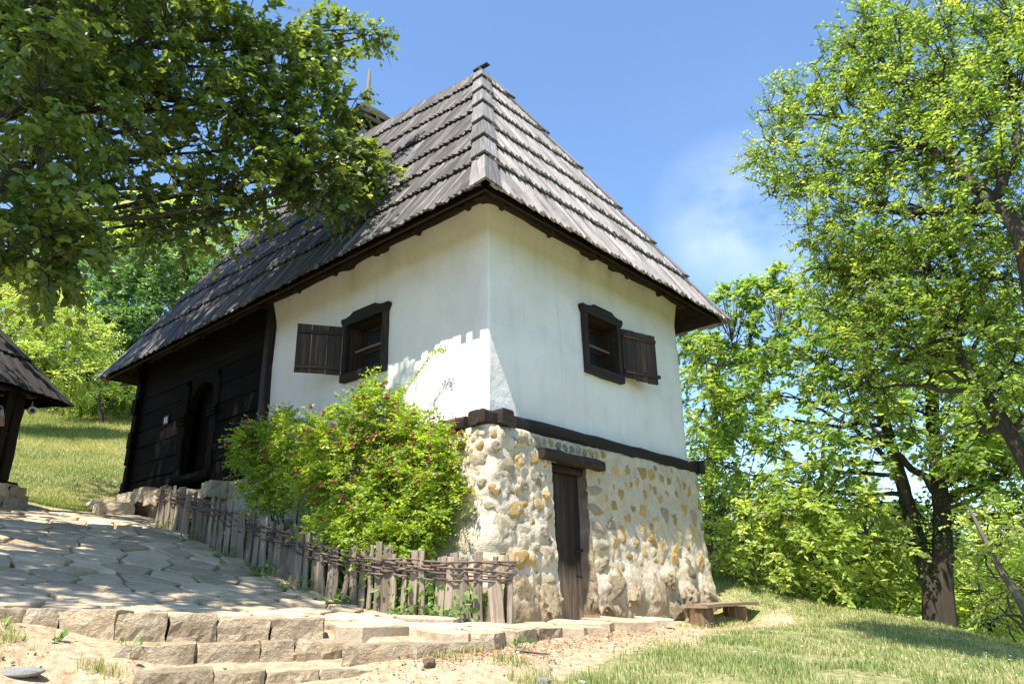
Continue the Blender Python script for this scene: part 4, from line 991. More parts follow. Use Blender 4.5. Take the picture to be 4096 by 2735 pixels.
# plaque on the logs
def build_plaque():
    o = thing('plaque', H(-.13, 8.5, 3.62), 'small rectangular plaque fixed to the dark log wall left of the arched door', 'plaque')
    part_log('backing', M_DARK, o, H(-.135, 8.42, 3.64), H(-.135, 8.64, 3.64), .02, .19, seg=1, cham=.02)
    for z, h in ((3.67, .05), (3.61, .065)):
        mb = MB(); slab(mb, [H(-.150, 8.45, z - h / 2), H(-.150, 8.60, z - h / 2), H(-.150, 8.60, z + h / 2), H(-.150, 8.45, z + h / 2)], -dR, .004); mb.build('label_card', M_PAPER, o)
build_plaque()

# ------------------------------------------------------------------ wattle fence
def build_fence():
    pl = spline([H(a, u, 0) for a, u in FENCE_PLAN], 12); d = np.r_[0, np.cumsum(np.linalg.norm(np.diff(pl, axis=0), axis=1))]
    def P(s): return np.array([np.interp(s, d, pl[:, k]) for k in range(3)])
    L = d[-1]; root = thing('wattle_fence', P(L / 2), 'low woven wattle fence of grey split stakes beside the flagstone path', 'fence')
    rg = np.random.default_rng(3); s = .02; tops = []
    stakes = []
    while s < L:
        w = rg.choice([.055, .075, .095, .115, .14, .19], p=[.10, .22, .26, .22, .14, .06]); stakes.append((s + w / 2, w)); s += w + rg.choice([.004, .018, .045, .085], p=[.36, .24, .26, .14])
    for (s, w) in stakes:
        p = P(s); t = unit(P(min(s + .1, L)) - P(max(s - .1, 0))); out = np.cross(t, UPZ); g = gz(p[0], p[1]) - .05; g = min(g, float(ramp_z(p[0], p[1])) - .02)
        h = rg.uniform(.61, .76); lean = t * rg.normal(0, .035) + out * rg.normal(0, .012)
        p = p + out * rg.uniform(-.02, .02); mb = MB(); b = np.array([p[0], p[1], g])
        log(mb, b, b + UPZ * h + lean, w, rg.uniform(.02, .032), up=out, seg=5, cham=.22, jit=.006, taper=rg.uniform(.82, .98), endcut=.012); mb.build('stake', M_STAKE, root)
    # near end returns to the wall
    for k in range(3):
        p = P(0) + unit(H(-.3, -.4, 0) - P(0)) * (.05 + .07 * k) * [1, 1, 0] ; g = gz(p[0], p[1]) - .08; h = rg.uniform(.68, .8)
        mb = MB(); b = np.array([p[0], p[1], g]); log(mb, b, b + UPZ * h + dL * rg.normal(0, .03), .055, .03, up=dR, seg=4, cham=.22, jit=.005, taper=.9); mb.build('stake', M_STAKE, root)
    # withies woven in and out, in overlapping lengths
    for layer in range(8):
        s0 = -rg.uniform(0, .9)
        while s0 < L:
            ln = rg.uniform(1.3, 2.4); pts = []; rad = []; ph = layer * math.pi + rg.uniform(-.5, .5); base = .40 + .025 * layer + rg.normal(0, .016); sl = rg.normal(0, .02); n = int(ln / .06)
            for i in range(n + 1):
                s = s0 + ln * i / n
                if s < -.04 or s > L + .05: continue
                sc = min(max(s, 0), L); p = P(sc) + unit(P(min(sc + .1, L)) - P(max(sc - .1, 0))) * (s - sc); t = unit(P(min(sc + .1, L)) - P(max(sc - .1, 0))); out = np.cross(t, UPZ)
                g = float(ramp_z(*P(sc)[:2])) - .03; w = math.sin(s / .17 * math.pi + ph); f = i / n
                pts.append(np.array([p[0], p[1], g]) + UPZ * (base + sl * (f - .5) * 2 + .012 * math.sin(s * 6 + layer) - (.06 * max(0, f - .85) / .15 if rg.random() < .03 else 0)) + out * (w * .034 - .012)); rad.append(.0135 * (1 - .5 * f))
            if len(pts) > 3: mb = MB(); tube(mb, pts, rad, 5, .1); mb.build('withy', M_WITHY, root, True)
            s0 += ln * rg.uniform(.62, .85)
build_fence()

# ------------------------------------------------------------------ bench
def build_bench():
    p = at(1624, 1393, 10.75); g0 = gz(p[0], p[1]); ang = math.atan2(dR[1], dR[0]); top = p[2] + .05
    root = thing('bench', (p[0], p[1], g0), 'low bench of a thick plank on two stump legs by the stone corner', 'bench')
    c0 = p + (-dL * 0) ; nR = -dL; b0 = p - nR * .38
    ln = 1.62
    part_log('seat_plank', M_BENCH, root, p - nR * .10 + UPZ * .022 - dR * .03, p - nR * .10 + dR * ln + UPZ * .045, .20, .048, seg=6, cham=.12, jit=.003, endcut=.01)
    part_log('seat_plank', M_BENCH, root, p - nR * .31 + UPZ * .026 - dR * .0, p - nR * .31 + dR * (ln + .02) + UPZ * .048, .20, .046, seg=6, cham=.12, jit=.003, endcut=.01)
    for s in (.16, 1.20):
        q = p + dR * s - nR * .2; g = gz(q[0], q[1]) - .06; mb = MB(); n = 10
        pts = [np.array([q[0], q[1], z]) for z in np.linspace(g, p[2] + .002, 4)]; tube(mb, pts, [.185, .175, .168, .165], 11, .06); mb.build('leg', M_STUMP, root)
build_bench()

# ------------------------------------------------------------------ leaves, bushes and trees
T_OVATE = (np.array([(0, 0, 0), (.42, .27, .07), (1, 0, -.03), (.42, -.27, .07)]), np.array([(0, 2, 1), (0, 3, 2)]))
T_LANCE = (np.array([(0, 0, 0), (.45, .19, .05), (1, 0, -.04), (.45, -.19, .05)]), np.array([(0, 2, 1), (0, 3, 2)]))
T_HEART = (np.array([(.06, 0, 0), (-.05, .26, .03), (.24, .47, .05), (.66, .31, .02), (1.02, 0, -.06), (.66, -.31, .02), (.24, -.47, .05), (-.05, -.26, .03)]), np.array([(0, 2, 1), (0, 3, 2), (0, 4, 3), (0, 5, 4), (0, 6, 5), (0, 7, 6)]))
def leaves_arrays(tpl, P, X, Nn, size):
    X = X / (np.linalg.norm(X, axis=1, keepdims=True) + 1e-9); Nn = Nn - X * np.sum(X * Nn, 1, keepdims=True); Nn = Nn / (np.linalg.norm(Nn, axis=1, keepdims=True) + 1e-9); Y = np.cross(Nn, X)
    tv, tf = tpl; k = len(tv)
    V = P[:, None, :] + size[:, None, None] * (tv[None, :, 0:1] * X[:, None] + tv[None, :, 1:2] * Y[:, None] + tv[None, :, 2:3] * Nn[:, None])
    F = (np.arange(len(P))[:, None, None] * k + tf[None]).reshape(-1, 3); return V.reshape(-1, 3), F, k
def blob_points(blobs, rg, outer=.42):
    C, Dn = [], []
    for (c, r, n) in blobs:
        v = rg.normal(size=(n, 3)); v /= np.linalg.norm(v, axis=1, keepdims=True); u = rg.random(n) ** outer
        C.append(np.asarray(c) + v * u[:, None] * np.asarray(r)); Dn.append(v)
    return np.concatenate(C), np.concatenate(Dn)
def shoots(C, Dn, rg, k, m, L, leaf, up=.2, spread=.8, droop=.25, flat_=.5, side=1.0, hang=.3, jitter=.3):
    n = len(C); S = n * k; base = np.repeat(C, k, 0); d = np.repeat(Dn, k, 0) + rg.normal(0, spread, (S, 3)); d[:, 2] += up; d /= np.linalg.norm(d, axis=1, keepdims=True)
    ln = L * rg.uniform(.55, 1.25, S); T = (np.arange(m) + .5) / m
    P = base[:, None] + d[:, None] * (ln[:, None] * T)[:, :, None]; P[:, :, 2] -= droop * ln[:, None] * T ** 2
    sd = np.cross(d, np.array([0, 0, 1.0])); sd /= np.linalg.norm(sd, axis=1, keepdims=True) + 1e-9
    sg = np.where(np.arange(m) % 2 == 0, 1, -1)[None, :, None] * side
    X = d[:, None] * .55 + sd[:, None] * sg + rg.normal(0, jitter, (S, m, 3)); X[:, :, 2] -= hang
    Nn = rg.normal(0, 1 - flat_ * .6, (S, m, 3)); Nn[:, :, 2] += flat_ * 1.5; Nn += .25 * np.repeat(Dn, k, 0)[:, None]
    sz = leaf * rg.uniform(.5, 1.3, (S, m)) * rg.uniform(.75, 1.2, (S, 1)); rn = np.clip(np.repeat(rg.normal(.48, .15, (n, 1)), k, 0) + rg.normal(0, .12, (S, 1)) + rg.normal(0, .14, (S, m)), 0, 1)
    tips = base + d * ln[:, None] - np.array([0, 0, 1]) * (droop * ln)[:, None]
    return P.reshape(-1, 3), X.reshape(-1, 3), Nn.reshape(-1, 3), sz.ravel(), rn.ravel(), (base, tips)
def foliage(name, tpl, arr, mat_, parent, kind='stuff'):
    P, X, Nn, sz, rn, _ = arr; V, F, k = leaves_arrays(tpl, P, X, Nn, sz); o = np_mesh(name, V, F, np.repeat(rn, k), mat_, parent)
    if kind: o['kind'] = kind
    return o
def prism_twigs(name, A, B, r0, r1, mat_, parent, bend=.0, rg=None):
    """many thin three-sided twigs, straight or slightly bent, in one mesh"""
    n = len(A); m = 3; T = np.linspace(0, 1, m); d = B - A; L = np.linalg.norm(d, axis=1, keepdims=True); d = d / (L + 1e-9)
    a = np.cross(d, np.array([.31, .2, .93])); a /= np.linalg.norm(a, axis=1, keepdims=True) + 1e-9; b = np.cross(d, a)
    mid = (A + B) / 2 + (np.array([0, 0, 1]) * bend * L)
    pts = np.stack([A, mid, B], 1); rr = np.stack([np.full(n, r0), np.full(n, (r0 + r1) / 2), np.full(n, r1)], 1) if np.isscalar(r0) else np.stack([r0, (r0 + r1) / 2, r1], 1)
    V = []
    for k in range(3):
        t = 2 * math.pi * k / 3; V.append(pts + (a[:, None] * math.cos(t) + b[:, None] * math.sin(t)) * rr[:, :, None])
    V = np.stack(V, 2).reshape(-1, 3); F = []
    o = np.arange(n)[:, None] * 9
    for i in range(2):
        for k in range(3):
            k2 = (k + 1) % 3; F.append(np.concatenate([o + i * 3 + k, o + i * 3 + k2, o + (i + 1) * 3 + k2, o + (i + 1) * 3 + k], 1))
    F = np.concatenate(F, 0); ob = np_mesh(name, V, F, np.full(len(V), .5), mat_, parent, uvw=V); ob['kind'] = 'stuff'; return ob
def tree(name, label, cat_group, trunks, limbs, blobs, tpl, leafmat, bark, seed, k=4, m=8, L=.5, leaf=.07, outer=.42, twig=.007, auto=True, tip_twigs=True, **sh):
    rg = np.random.default_rng(seed); base = trunks[0][0]
    root = thing(name, base[:3], label, 'tree', cat_group)
    samples = []
    for ti, tr in enumerate(trunks):
        P = spline([q[:3] for q in tr], 6); rad = np.interp(np.linspace(0, 1, len(P)), np.linspace(0, 1, len(tr)), [q[3] for q in tr]); mb = MB(); tube(mb, P, rad, 12, .07); mb.build('trunk', bark, root, True)
        for p, r in zip(P, rad): samples.append((*p, r))
    lb = MB(); nl = 0
    allL = list(limbs)
    if auto:
        S = np.array(samples)
        for (c, r, n) in blobs:
            if r[2] <= .45 and len(blobs) > 20 and name == 'walnut_tree': continue
            c = np.asarray(c); cand = S[:, :3]; dz = np.linalg.norm(cand - c, axis=1) + np.clip(cand[:, 2] - c[2] + .3 * np.linalg.norm(cand[:, :2] - c[:2], axis=1), 0, None) * 1.5
            s = S[np.argmin(dz)]; mid = (s[:3] + c) / 2 + np.array([0, 0, -.06]) * np.linalg.norm(c - s[:3]) + rg.normal(0, .1, 3); allL.append([(*s[:3], min(s[3] * .5, .045)), (*mid, min(s[3] * .35, .026)), (*c, .010), (*(c + (c - mid) * .15), .005)])
    for lm in allL:
        P = spline([q[:3] for q in lm], 6); P[1:-1] += rg.normal(0, .02, P[1:-1].shape); rad = np.interp(np.linspace(0, 1, len(P)), np.linspace(0, 1, len(lm)), [q[3] for q in lm]); mb = MB(); tube(mb, P, rad, 8, .08); mb.build('limb', bark, root, True)
        for p, r in zip(P, rad): samples.append((*p, r))
    C, Dn = blob_points(blobs, rg, outer); S = np.array(samples); A = []
    for c in C:
        dd = np.linalg.norm(S[:, :3] - c, axis=1); A.append(S[np.argmin(dd), :3])
    A = np.array(A); prism_twigs('twigs', A, C, twig * 1.5, twig * .7, bark, root, -.04)
    Dm = unit(1) if False else C - A; Dm = Dm / (np.linalg.norm(Dm, axis=1, keepdims=True) + 1e-6); Dn = .5 * Dn + .8 * Dm
    arr = shoots(C, Dn, rg, k, m, L, leaf, **sh)
    if tip_twigs: prism_twigs('shoots', arr[5][0], arr[5][1], twig * .6, twig * .25, bark, root, .02)
    return root, arr, rg

def pj(P):
    q = P - EYE; d = q[:, 1] * _c + q[:, 2] * _s; u = -q[:, 1] * _s + q[:, 2] * _c; X = F_PX * q[:, 0] / d; Y = -F_PX * u / d; cr, sr = math.cos(ROLL), math.sin(ROLL)
    return (2048 + cr * X - sr * Y) / K, (1367.5 + sr * X + cr * Y) / K, d
def B(px, py, D, rx, ry, rz, n): return (at(px, py, D), (rx, ry, rz), n)

# --- linden, upper left, its trunk just outside the frame
def build_linden():
    tb = (-7.9, 7.0); g = gz(*tb)
    trunk = [(tb[0], tb[1], g - .2, .34), (-7.85, 7.05, g + 1.6, .28), (-7.6, 7.2, 4.0, .25), (-7.1, 7.5, 6.2, .2), (-6.6, 7.7, 8.6, .12)]
    l1 = [(-7.7, 7.1, 3.2, .16)] + [(*at(60, 390, 9.2), .115), (*at(110, 295, 9.3), .10), (*at(200, 190, 9.6), .08), (*at(300, 110, 9.8), .05), (*at(420, 40, 10), .03)]
    l2 = [(-7.4, 7.3, 5.0, .13), (*at(150, 220, 9.0), .08), (*at(330, 330, 9.6), .05), (*at(420, 430, 10), .035), (*at(470, 560, 10.2), .015)]
    l3 = [(*at(200, 190, 9.6), .07), (*at(420, 230, 9.8), .05), (*at(600, 270, 9.9), .035), (*at(760, 340, 9.9), .02), (*at(850, 380, 9.9), .01)]
    l4 = [(*at(300, 110, 9.8), .05), (*at(520, 90, 9.9), .04), (*at(700, 110, 10.2), .025), (*at(840, 80, 10.4), .01)]
    l5 = [(-7.2, 7.4, 5.6, .14), (-6.2, 6.6, 7.8, .09), (-5.6, 5.4, 9.0, .05), (-5.4, 4.2, 9.3, .03)]
    l6 = [(-7.6, 7.2, 4.0, .12), (*at(40, 500, 8.6), .05), (*at(110, 600, 8.7), .015)]
    bl = [B(60, 60, 8.6, .9, 1.0, .8, 46), B(220, 60, 9.0, .9, 1, .8, 44), B(380, 60, 9.4, .9, .9, .7, 42), B(540, 60, 9.8, .8, .8, .6, 40), B(600, 150, 9.8, .8, .8, .5, 38), B(720, 100, 10.2, .55, .6, .40, 22), B(800, 70, 10.5, .4, .4, .25, 12), B(850, 78, 10.5, .22, .2, .12, 5),
          B(60, 230, 8.4, .9, 1, .8, 44), B(200, 300, 9.0, .8, .9, .6, 20), B(420, 200, 9.6, .9, .9, .6, 34), B(560, 250, 9.8, .8, .8, .5, 40), B(700, 220, 10.0, .6, .6, .45, 30), B(790, 230, 10.1, .35, .4, .4, 12), B(740, 150, 10.3, .5, .5, .35, 16),
          B(660, 330, 9.8, .7, .7, .45, 32), B(760, 370, 9.8, .55, .5, .35, 24), B(840, 385, 9.8, .35, .3, .22, 12), B(720, 420, 9.7, .6, .5, .3, 26), B(790, 440, 9.7, .35, .3, .18, 10), B(600, 410, 9.7, .6, .6, .35, 17), B(870, 365, 9.8, .2, .2, .1, 5),
          B(40, 420, 8.2, .8, .9, .7, 34), B(130, 480, 8.4, .6, .7, .5, 18), B(60, 560, 8.1, .6, .6, .4, 22), B(130, 590, 8.3, .35, .4, .25, 12), B(40, 610, 8.0, .35, .4, .2, 8),
          B(330, 400, 9.7, .7, .7, .4, 13), B(320, 480, 9.8, .5, .5, .35, 12), B(440, 450, 10, .6, .6, .4, 11), B(480, 530, 10.1, .5, .5, .25, 9), B(370, 550, 9.9, .3, .4, .2, 8), B(560, 480, 10.1, .5, .5, .25, 8), B(300, 250, 9.5, .9, .8, .6, 22), B(460, 330, 9.8, .9, .8, .5, 22),
          # crown above the frame, shading the path
          ((-5.7, 6.0, 8.8), (1.7, 1.8, 1.1), 176), ((-5.3, 4.2, 8.6), (1.5, 1.5, .9), 144), ((-6.6, 8.4, 9.8), (2.0, 2.0, 1.4), 144), ((-6.9, 4.9, 7.8), (1.6, 1.8, 1.2), 112), ((-5.4, 8.2, 10.0), (1.4, 1.6, 1.0), 96), ((-8.8, 7.2, 7.6), (1.5, 2.0, 1.6), 80), ((-6.2, 3.0, 8.2), (1.8, 1.4, .9), 128), ((-7.4, 9.8, 8.0), (1.6, 1.6, 1.2), 80), ((-4.9, 9.0, 11.6), (1.3, 1.6, 1.0), 128), ((-6.6, 9.8, 11.8), (1.8, 1.8, 1.1), 144), ((-8.6, 10.6, 11.0), (1.8, 2.0, 1.4), 128), ((-3.9, 6.6, 10.6), (.8, 1.2, .7), 60), ((-9.5, 11.8, 11.2), (2.0, 1.8, 1.1), 120), ((-7.4, 11.2, 12.2), (1.8, 1.4, .9), 120), ((-5.4, 10.2, 12.4), (1.2, 1.2, .7), 80)]
    root, arr, rg = tree('linden_tree', 'large dark linden hanging over the house roof at the upper left', None, [trunk], [l1, l2, l3, l4, l5, l6], bl, T_HEART, M_LINDEN, M_BARK, 21, k=4, m=9, L=.42, leaf=.088, up=-.05, spread=.7, droop=.35, flat_=.62, hang=.55, jitter=.35, twig=.007)
    P, X, Nn, sz, rn, tt = arr
    px, py, d = pj(P); show = sz / d * ((px > 5) & (px < 2340) & (py > 5)); big = np.argsort(-show)[:300]; keep = np.ones(len(P), bool); keep[big] = False
    foliage('crown', T_HEART, (P[keep], X[keep], Nn[keep], sz[keep], rn[keep], None), M_LINDEN, root)
    for i in big:
        V, F, k = leaves_arrays(T_HEART, P[i:i + 1], X[i:i + 1], Nn[i:i + 1], sz[i:i + 1]); mb = MB(); mb.add(V, [tuple(f) for f in F], rnd=float(rn[i])); mb.build('leaf', M_LINDEN, root)
    # flower bracts
    tips = tt[1]; sel = rg.choice(len(tips), 520, replace=False); V0 = np.array(ICO1[0][:12]); F0 = np.array(ico(0)[1]); VV = []; FF = []
    for s in sel:
        for j in range(4):
            c = tips[s] + rg.normal(0, .028, 3) - [0, 0, .05]; VV.append(c + V0 * rg.uniform(.007, .013)); FF.append(F0 + 12 * (len(VV) - 1))
    o = np_mesh('blossom', np.concatenate(VV), np.concatenate(FF), np.full(len(VV) * 12, .5), M_BLOSSOM, root); o['kind'] = 'stuff'
build_linden()

# --- plum tree at the right, trunk leaning in from outside the frame
def build_plum():
    tb = at(2440, 1480, 8.2)[:2]; g = gz(*tb)
    t1 = [(tb[0], tb[1], g - .2, .11), (*at(2400, 1200, 8.0), .088), (*at(2348, 1050, 7.9), .07), (*at(2270, 920, 7.9), .057), (*at(2195, 800, 8.0), .047), (*at(2215, 690, 8.1), .048), (*at(2190, 600, 8.2), .048), (*at(2130, 480, 8.3), .03)]
    t2 = [(*at(2420, 1300, 8.0), .11), (*at(2400, 900, 7.6), .10), (*at(2348, 560, 7.4), .08), (*at(2270, 460, 7.5), .066), (*at(2210, 400, 7.6), .045), (*at(2120, 330, 7.9), .035)]
    l = [[(*at(2195, 800, 8.0), .045), (*at(2100, 820, 8.2), .035), (*at(2020, 850, 8.4), .022), (*at(1960, 880, 8.5), .008)], [(*at(2270, 460, 7.5), .05), (*at(2150, 490, 7.7), .035), (*at(2000, 470, 8.0), .022), (*at(1850, 400, 8.2), .012), (*at(1760, 250, 8.4), .005)],
         [(*at(2270, 460, 7.5), .06), (*at(2330, 330, 7.7), .045), (*at(2300, 160, 8.0), .03), (*at(2260, 60, 8.2), .008)], [(*at(2210, 400, 7.6), .05), (*at(2100, 250, 8.0), .035), (*at(2010, 130, 8.2), .02), (*at(1960, 40, 8.4), .01)], [(*at(2348, 560, 7.4), .05), (*at(2370, 430, 7.4), .035), (*at(2390, 300, 7.5), .008)]]
    bl = [B(2320, 60, 7.8, .7, .7, .6, 54), B(2180, 60, 8.0, .7, .7, .6, 52), B(2060, 60, 8.2, .5, .6, .45, 34), B(1985, 70, 8.3, .3, .4, .3, 14), B(1960, 110, 8.3, .22, .3, .2, 8), B(2320, 230, 7.6, .7, .7, .6, 54), B(2180, 220, 7.9, .7, .7, .55, 54), B(2050, 210, 8.1, .6, .6, .45, 42), B(1940, 230, 8.2, .45, .5, .35, 24), B(1880, 165, 8.3, .3, .3, .2, 9), B(1840, 260, 8.3, .4, .4, .3, 16), B(1770, 255, 8.4, .25, .3, .18, 8), B(1780, 320, 8.3, .3, .3, .25, 11), B(1760, 360, 8.3, .2, .25, .2, 6),
          B(2300, 390, 7.4, .6, .6, .5, 30), B(2150, 360, 7.8, .7, .6, .5, 46), B(2020, 360, 8.0, .6, .6, .5, 44), B(1900, 370, 8.1, .5, .5, .4, 28), B(1820, 400, 8.2, .35, .4, .3, 12), B(1790, 450, 8.2, .2, .3, .2, 5), B(2080, 500, 7.9, .7, .6, .5, 48), B(1960, 510, 8.0, .5, .5, .45, 34), B(1870, 520, 8.1, .35, .4, .3, 13), B(2230, 520, 7.7, .5, .5, .4, 24), B(2140, 620, 7.9, .7, .6, .4, 44), B(2010, 640, 8.0, .6, .6, .4, 38), B(1920, 620, 8.1, .4, .5, .3, 17), B(2280, 640, 7.8, .6, .6, .4, 30),
          B(2240, 760, 7.9, .6, .6, .4, 26), B(2090, 750, 8.0, .7, .6, .4, 36), B(1970, 760, 8.2, .55, .5, .35, 24), B(2320, 840, 7.8, .5, .5, .4, 18), B(2110, 880, 8.2, .6, .5, .35, 18), B(2340, 960, 7.8, .4, .5, .35, 10), B(1990, 880, 8.3, .5, .5, .3, 14), B(2250, 970, 8.0, .4, .4, .3, 8),
          ((7.2, 6.5, 6.5), (1, 1.2, 1.4), 24)]
    root, arr, rg = tree('plum_tree', 'tall light green plum tree with small fruit, trunk leaning in at the right edge', None, [t1, t2], l, bl, T_OVATE, M_PLUM, M_BARK, 33, k=5, m=15, L=.34, leaf=.050, up=.25, spread=.75, droop=.15, flat_=.45, hang=.25, jitter=.4, twig=.006)
    foliage('crown', T_OVATE, arr, M_PLUM, root)
    tips = arr[0]; V0 = np.array(ICO1[0]); F0 = np.array(ICO1[1])
    for nm, mt, n in (('red_fruit', M_PLUMRED, 130), ('yellow_fruit', M_PLUMYEL, 170)):
        sel = rg.choice(len(tips), n, replace=False); VV = np.concatenate([tips[s] - [0, 0, .035] + V0 * .013 for s in sel]); FF = np.concatenate([F0 + i * len(V0) for i in range(n)])
        o = np_mesh(nm, VV, FF, np.full(len(VV), .5), mt, root, smooth=True); o['kind'] = 'stuff'
build_plum()

# --- twin-trunked walnut on the edge of the lawn
def ivy(root, pts, rad, n, seed):
    rg = np.random.default_rng(seed); P = spline(pts, 10); idx = rg.integers(0, len(P), n); v = rg.normal(size=(n, 3)); v[:, 2] *= .3; v /= np.linalg.norm(v, axis=1, keepdims=True)
    pos = P[idx] + v * rad * rg.uniform(.85, 1.35, (n, 1)) + rg.normal(0, .05, (n, 3)) * [0, 0, 1]
    foliage('ivy', T_OVATE, (pos, v + rg.normal(0, .6, (n, 3)) - [0, 0, .5], v, rg.uniform(.05, .10, n), rg.random(n), None), M_IVY, root)
def build_walnut():
    D = 13.7; b = at(2155, 1436, D); g = gz(b[0], b[1])
    t1 = [(b[0] + .03, b[1], g - .25, .20), (*at(2160, 1340, D), .165), (*at(2162, 1250, D), .15), (*at(2158, 1150, D), .13), (*at(2140, 1000, D + .1), .105), (*at(2135, 850, D + .2), .10), (*at(2120, 700, D + .4), .07), (*at(2110, 560, D + .6), .03)]
    t2 = [(b[0] - .10, b[1] + .05, g - .25, .18), (*at(2135, 1340, D), .15), (*at(2105, 1250, D), .125), (*at(2080, 1150, D), .11), (*at(2055, 1060, D + .1), .10), (*at(2020, 930, D + .2), .08), (*at(1990, 800, D + .3), .055), (*at(1970, 680, D + .4), .025)]
    l = [[(*at(2090, 1190, D), .045), (*at(2010, 1165, D - .2), .034), (*at(1930, 1145, D - .4), .024), (*at(1830, 1110, D - .6), .022), (*at(1760, 1095, D - .7), .008)], [(*at(2150, 1130, D), .07), (*at(2080, 1060, D - .2), .052), (*at(2030, 1020, D - .4), .04), (*at(1980, 960, D - .5), .024), (*at(1900, 930, D - .6), .012)],
         [(*at(2165, 1210, D), .075), (*at(2250, 1190, D - .2), .06), (*at(2340, 1175, D - .4), .045), (*at(2440, 1150, D - .5), .02)], [(*at(2170, 1140, D), .08), (*at(2250, 1110, D - .3), .06), (*at(2340, 1060, D - .5), .04), (*at(2440, 1000, D - .6), .02)],
         [(*at(2165, 1110, D), .08), (*at(2195, 1000, D), .07), (*at(2220, 880, D + .1), .05), (*at(2250, 760, D + .2), .03)], [(*at(2060, 1080, D), .05), (*at(1980, 1000, D + .2), .04), (*at(1880, 940, D + .3), .025), (*at(1800, 900, D + .3), .01)],
         [(*at(2120, 1270, D), .05), (*at(2095, 1255, D - .15), .045), (*at(2080, 1245, D - .25), .04)], [(*at(2155, 1120, D), .06), (*at(2260, 1075, D + .3), .045), (*at(2360, 1085, D + .3), .02)]]
    bl = []
    for (px, py, d, rx, rz, n) in [(1700, 690, 14.5, .5, .4, 16), (1660, 700, 14.8, .35, .3, 8), (1760, 660, 14.3, .5, .4, 18), (1800, 760, 14, .9, .7, 26), (1700, 790, 14.6, .8, .5, 24), (1620, 830, 15, .6, .5, 18), (1900, 700, 13.8, .9, .7, 36), (2000, 650, 13.8, .9, .7, 32), (1880, 830, 13.5, .9, .7, 26), (1760, 900, 14.2, 1, .7, 24), (1640, 930, 15, .7, .6, 24), (2020, 800, 13.6, .9, .7, 26), (2140, 760, 14, .9, .7, 32), (2260, 800, 13.8, .9, .8, 34), (2330, 700, 13.6, .8, .8, 28), (1960, 930, 13.2, .9, .6, 22), (2080, 920, 13.4, .9, .6, 18), (2200, 930, 13.2, .9, .6, 22), (2310, 940, 13, .9, .7, 32), (1840, 1010, 13.4, .9, .5, 18), (1720, 1030, 14.2, .9, .5, 14), (1640, 1060, 15, .6, .5, 18), (1960, 1050, 13, .8, .45, 12), (1860, 1110, 13, .8, .4, 7), (2240, 1040, 12.8, .8, .4, 22), (2330, 1080, 12.8, .8, .5, 24), (1760, 1120, 13.4, .8, .4, 6), (2060, 1030, 14, .7, .4, 8), (2290, 1010, 13, .8, .5, 20), (1680, 1120, 14.4, .7, .4, 5)]:
        bl.append(B(px, py, d, rx, rx, rz, n))
    bl += [((9.6, 13.0, 5.5), (1.2, 1.4, 1.4), 30)]
    root, arr, rg = tree('walnut_tree', 'twin trunked walnut tree with ivy on the lawn edge behind the bench', None, [t1, t2], l, bl, T_OVATE, M_WALNUT, M_BARK, 44, k=6, m=8, L=.34, leaf=.125, up=.05, spread=.8, droop=.3, flat_=.65, hang=.3, jitter=.3, auto=True, twig=.009)
    foliage('crown', T_OVATE, arr, M_WALNUT, root)
    ivy(root, [p[:3] for p in t1[2:6]], .17, 900, 1); ivy(root, [p[:3] for p in t2[1:4]], .13, 500, 2)
build_walnut()

def small_tree(name, label, px, py, D, trunk_px, blobs, mat_, seed, leaf=.11, k=5, m=8, L=.4, tpl=T_OVATE, bark=M_BARK, group=None, r0=.09, **kw):
    b = at(px, py, D); g = gz(b[0], b[1]); tr = [(b[0], b[1], g - .3, r0)] + [(*at(x, y, D + dd), r) for x, y, dd, r in trunk_px]
    kw = dict(dict(up=.1, spread=.8, droop=.25, flat_=.55, hang=.3, jitter=.35), **kw)
    root, arr, rg = tree(name, label, group, [tr], [], [B(*b_) for b_ in blobs], tpl, mat_, bark, seed, k=k, m=m, L=L, leaf=leaf, twig=.01, **kw)
    foliage('crown', tpl, arr, mat_, root); return root
small_tree('walnut_sapling', 'slender pale leaved young walnut drooping to the grass beyond the bench', 1905, 1384, 14.2, [(1895, 1290, 0, .075), (1885, 1200, 0, .06), (1885, 1080, .2, .04), (1890, 980, .2, .02)],
           [(1800, 1180, 13.4, 1.0, .9, .45, 34), (1720, 1240, 13.9, .8, .8, .4, 28), (1900, 1160, 13.5, .9, .9, .4, 30), (1980, 1230, 13.5, .9, .8, .4, 32), (1860, 1270, 13.5, .9, .8, .4, 30), (1780, 1310, 13.7, .6, .6, .25, 18), (2040, 1320, 14.9, .8, .7, .35, 26), (1960, 1340, 13.7, .7, .6, .3, 20), (2070, 1240, 14.9, .7, .7, .4, 20), (1720, 1170, 14.2, .7, .7, .4, 18), (2010, 1150, 14.9, .7, .7, .35, 14), (2080, 1385, 14.9, .5, .5, .2, 10), (1680, 1280, 14.5, .5, .5, .3, 12)], M_PALELEAF, 51, leaf=.12, bark=M_BARK_PALE)
small_tree('leaning_tree', 'leaning bare stemmed tree with sparse leaves at the lower right edge', 2400, 1440, 11.5, [(2340, 1380, .2, .05), (2290, 1300, .4, .04), (2240, 1200, .5, .025), (2205, 1130, .6, .008)],
           [(2280, 1150, 14.5, .8, .7, .4, 12), (2330, 1220, 12.3, .7, .7, .4, 16), (2250, 1260, 15.0, .7, .7, .4, 12), (2320, 1330, 13.0, .7, .7, .35, 16), (2260, 1360, 16.0, .8, .8, .35, 14), (2310, 1420, 16.0, .8, .7, .25, 12), (2420, 1200, 12, .8, .8, .6, 20)], M_PALELEAF, 52, leaf=.10, bark=M_BARK_PALE, r0=.06)
